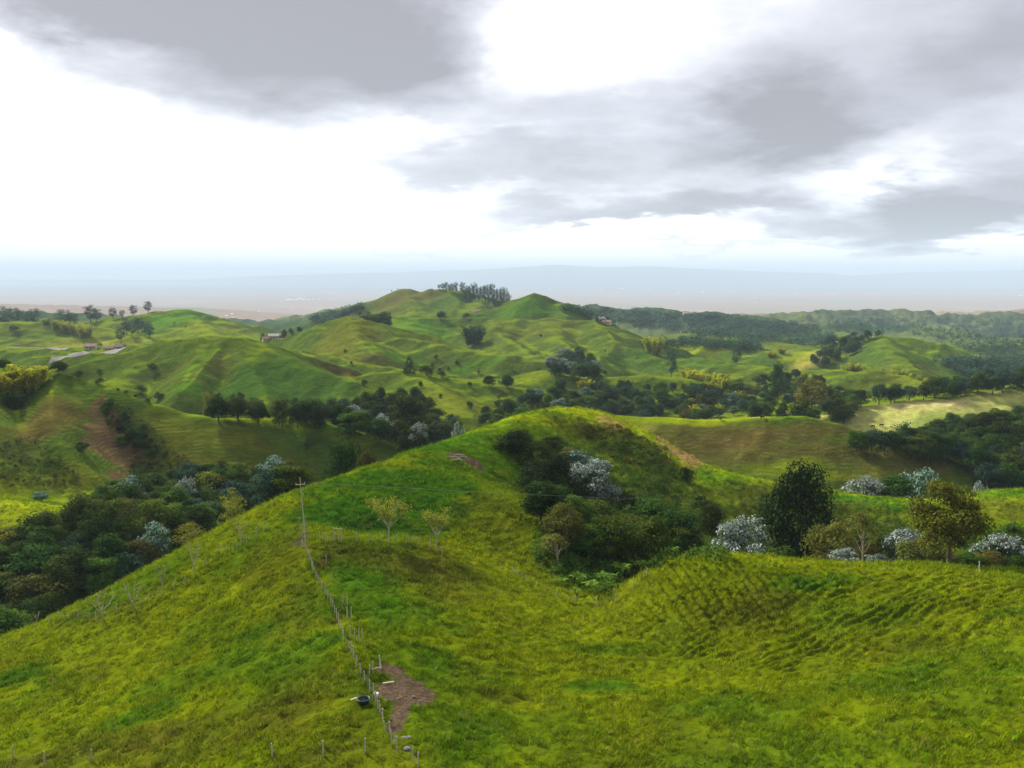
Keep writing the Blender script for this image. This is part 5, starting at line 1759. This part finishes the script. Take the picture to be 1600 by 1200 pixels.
def house(label, u, v, d, L, D, H, rz, roof, group=None, name='farmhouse', cat='house'):
    x, y, _ = at(u, v, d)
    root = link(name, None, None, (x, y, float(ground(x, y)[0]) - 0.2), rz)
    tag(root, label, cat, group)
    mb = MB()
    mb.box((0, 0, H / 2 - 0.3), (L, D, H + 0.6))
    V = [(-L / 2, -D / 2, H), (-L / 2, D / 2, H), (-L / 2, 0, H + D * .3), (L / 2, -D / 2, H), (L / 2, D / 2, H), (L / 2, 0, H + D * .3)]
    mb.add(V, [(0, 2, 1), (3, 4, 5)])
    link('wall', mb.mesh('wall', M_WALL, False), root)
    mb = MB()
    e = 0.5
    for s in (-1, 1):
        zl = H - e * .6
        V = [(-L / 2 - e, s * (D / 2 + e), zl), (L / 2 + e, s * (D / 2 + e), zl), (L / 2 + e, 0, H + D * .3 + .05), (-L / 2 - e, 0, H + D * .3 + .05)]
        V = V + [(a, b, c + .18) for a, b, c in V]
        mb.add(V, [(0, 1, 2, 3), (4, 5, 6, 7), (0, 1, 5, 4), (0, 3, 7, 4), (1, 2, 6, 5)])
    link('roof', mb.mesh('roof', roof, False), root)
    for k, n in ((-.25, 'window'), (.05, 'door'), (.3, 'window')):
        mb = MB()
        mb.box((k * L, -D / 2 - .04, 1.0 if n == 'door' else 1.6), (1.0, .1, 2.0 if n == 'door' else 1.0))
        link(n, mb.mesh(n, M_DOOR, False), root)
    return root


house('pale-roofed farmhouse on the crest left of the pointed hill', 428, 529, 893, 10, 7, 2.8, .2, M_TIN)
house('small farm shed at the right end of the pale-roofed farmhouse', 438, 527, 896, 8, 6, 2.6, -.3, M_ROOF, None, 'farm_shed', 'shed')
house('long low farm building at the left end of the pale-roofed farmhouse', 418, 531, 890, 10, 6, 2.4, .5, M_ROOF, None, 'farm_shed', 'shed')
house('brown-roofed house beside the left road', 143, 550, 715, 9, 6, 2.6, .1, M_ROOF)
house('low shed at the bend of the left road', 172, 548, 705, 9, 5, 2.6, .3, M_ROOF, None, 'farm_shed', 'shed')
house('small shed at the right end of the left road', 187, 548, 700, 7, 5, 2.4, -.2, M_DOOR, None, 'farm_shed', 'shed')
house('pale house on the shoulder right of the green peak', 936, 503, 1065, 14, 9, 3.2, .2, M_TIN)
house('smaller house lower on the shoulder right of the green peak', 948, 507, 1055, 10, 8, 3.0, -.4, M_ROOF)
house('brown house in the gap left of the green peak', 744, 491, 1190, 14, 9, 3.4, .1, M_ROOF)
house('pale roof in the woods at the left of the far ridge', 1075, 491, 1990, 22, 10, 4, .1, M_TIN)
house('low pale house in the valley behind the knoll', 1030, 655, 392, 9, 6, 2.6, .1, M_TIN)
# far white buildings out on the plain: too far to show their parts
wb = MB()
wb.box((0, 0, 6), (60, 34, 12))
wb.add([(-30, -17, 12), (30, -17, 12), (30, 17, 12), (-30, 17, 12), (-30, 0, 20), (30, 0, 20)], [(0, 1, 5, 4), (2, 3, 4, 5)])
wb.add([(-30, -17, 12), (-30, 17, 12), (-30, 0, 20), (30, -17, 12), (30, 17, 12), (30, 0, 20)], [(0, 2, 1), (3, 4, 5)])
wbm = wb.mesh('white_building', M_WHITE, False)
for (u, v, s) in ((354, 494, 1), (363, 491, 1.2), (364, 498, .9), (404, 487, 1), (457, 484, .8), (447, 470, 1), (452, 469, 1.6), (458, 469, 1), (463, 469, 1.3), (469, 468, 1.8), (475, 469, 1.6), (482, 469, 1), (490, 468, 1), (498, 468, .8), (440, 471, .8),
                  (740, 455, 1), (938, 454, 1.1), (972, 452, 1.4), (1012, 453, .9), (1060, 458, 1), (1098, 457, 1.3), (1243, 460, 1.2), (1300, 461, 1.2), (1596, 463, 1.8), (1180, 466, .9), (1400, 462, .8), (1480, 463, .8), (860, 452, .8)):
    q = hit(u, v)
    if q is None:
        continue
    sc = 0.55 * s * q[1] / 14000
    tag(link('white_building', wbm, None, (q[0], q[1], q[2] - 1), FR.uniform(-.4, .4), (sc, sc, sc)), 'tiny white building far out on the hazy plain', 'building', 'white buildings on the plain')

# ------------------------------------------------------------------ cattle
M_COW = plain_mat('cow_hide', (0.02, 0.016, 0.013), (0.05, 0.035, 0.025), 1.2)


def cow_mesh():
    """one continuous hide grown over a skeleton"""
    J = [((-.75, 0, 1.1), .30), ((-.3, 0, 1.08), .38), ((.3, 0, 1.06), .40), ((.75, 0, 1.12), .32), ((1.08, 0, 1.22), .19), ((1.3, 0, 1.1), .16), ((1.55, 0, .92), .10)]
    E = [(i, i + 1) for i in range(6)]

    def leg(root, pts):
        p = root
        for c, r in pts:
            J.append((c, r))
            E.append((p, len(J) - 1))
            p = len(J) - 1
    for s in (-1, 1):
        leg(3, [((.72, s * .2, .72), .13), ((.74, s * .2, .40), .085), ((.70, s * .2, .06), .075)])
        leg(0, [((-.72, s * .2, .78), .17), ((-.86, s * .2, .46), .09), ((-.78, s * .2, .06), .075)])
        leg(5, [((1.28, s * .22, 1.2), .045)])
    leg(0, [((-.98, 0, 1.15), .06), ((-1.05, 0, .75), .03), ((-1.05, 0, .5), .05)])
    me = bpy.data.meshes.new('cow')
    me.from_pydata([j[0] for j in J], E, [])
    o = link('cow', me)
    sk = o.modifiers.new('skin', 'SKIN')
    for v, (c, r) in zip(me.skin_vertices[0].data, J):
        v.radius = (r, r)
    me.skin_vertices[0].data[1].use_root = True
    o.modifiers.new('smooth', 'SUBSURF').levels = 1
    o.modifiers['smooth'].render_levels = 1
    me.materials.append(M_COW)
    return o


cow = cow_mesh()
for i, (u, v, lab, grp) in enumerate(((1125, 655, 'dark cow on the crest of the brown-faced hill, leftmost of three', None), (1191, 653, 'dark cow in the middle of three on the brown-faced hill crest', None), (1227, 652, 'dark cow on the crest of the brown-faced hill, nearest the wood', None),
                                      (1364, 667, 'dark cow grazing on the pale meadow', 'cows on the pale meadow'), (1377, 666, 'dark cow grazing on the pale meadow', 'cows on the pale meadow'))):
    c = cow if i == 0 else cow.copy()
    if i:
        COL.objects.link(c)
    q = hit(u, v + 2)
    c.location = (q[0], q[1], q[2])
    c.rotation_euler = (0, 0, FR.uniform(0, 6.28))
    tag(c, lab, 'cow', grp)
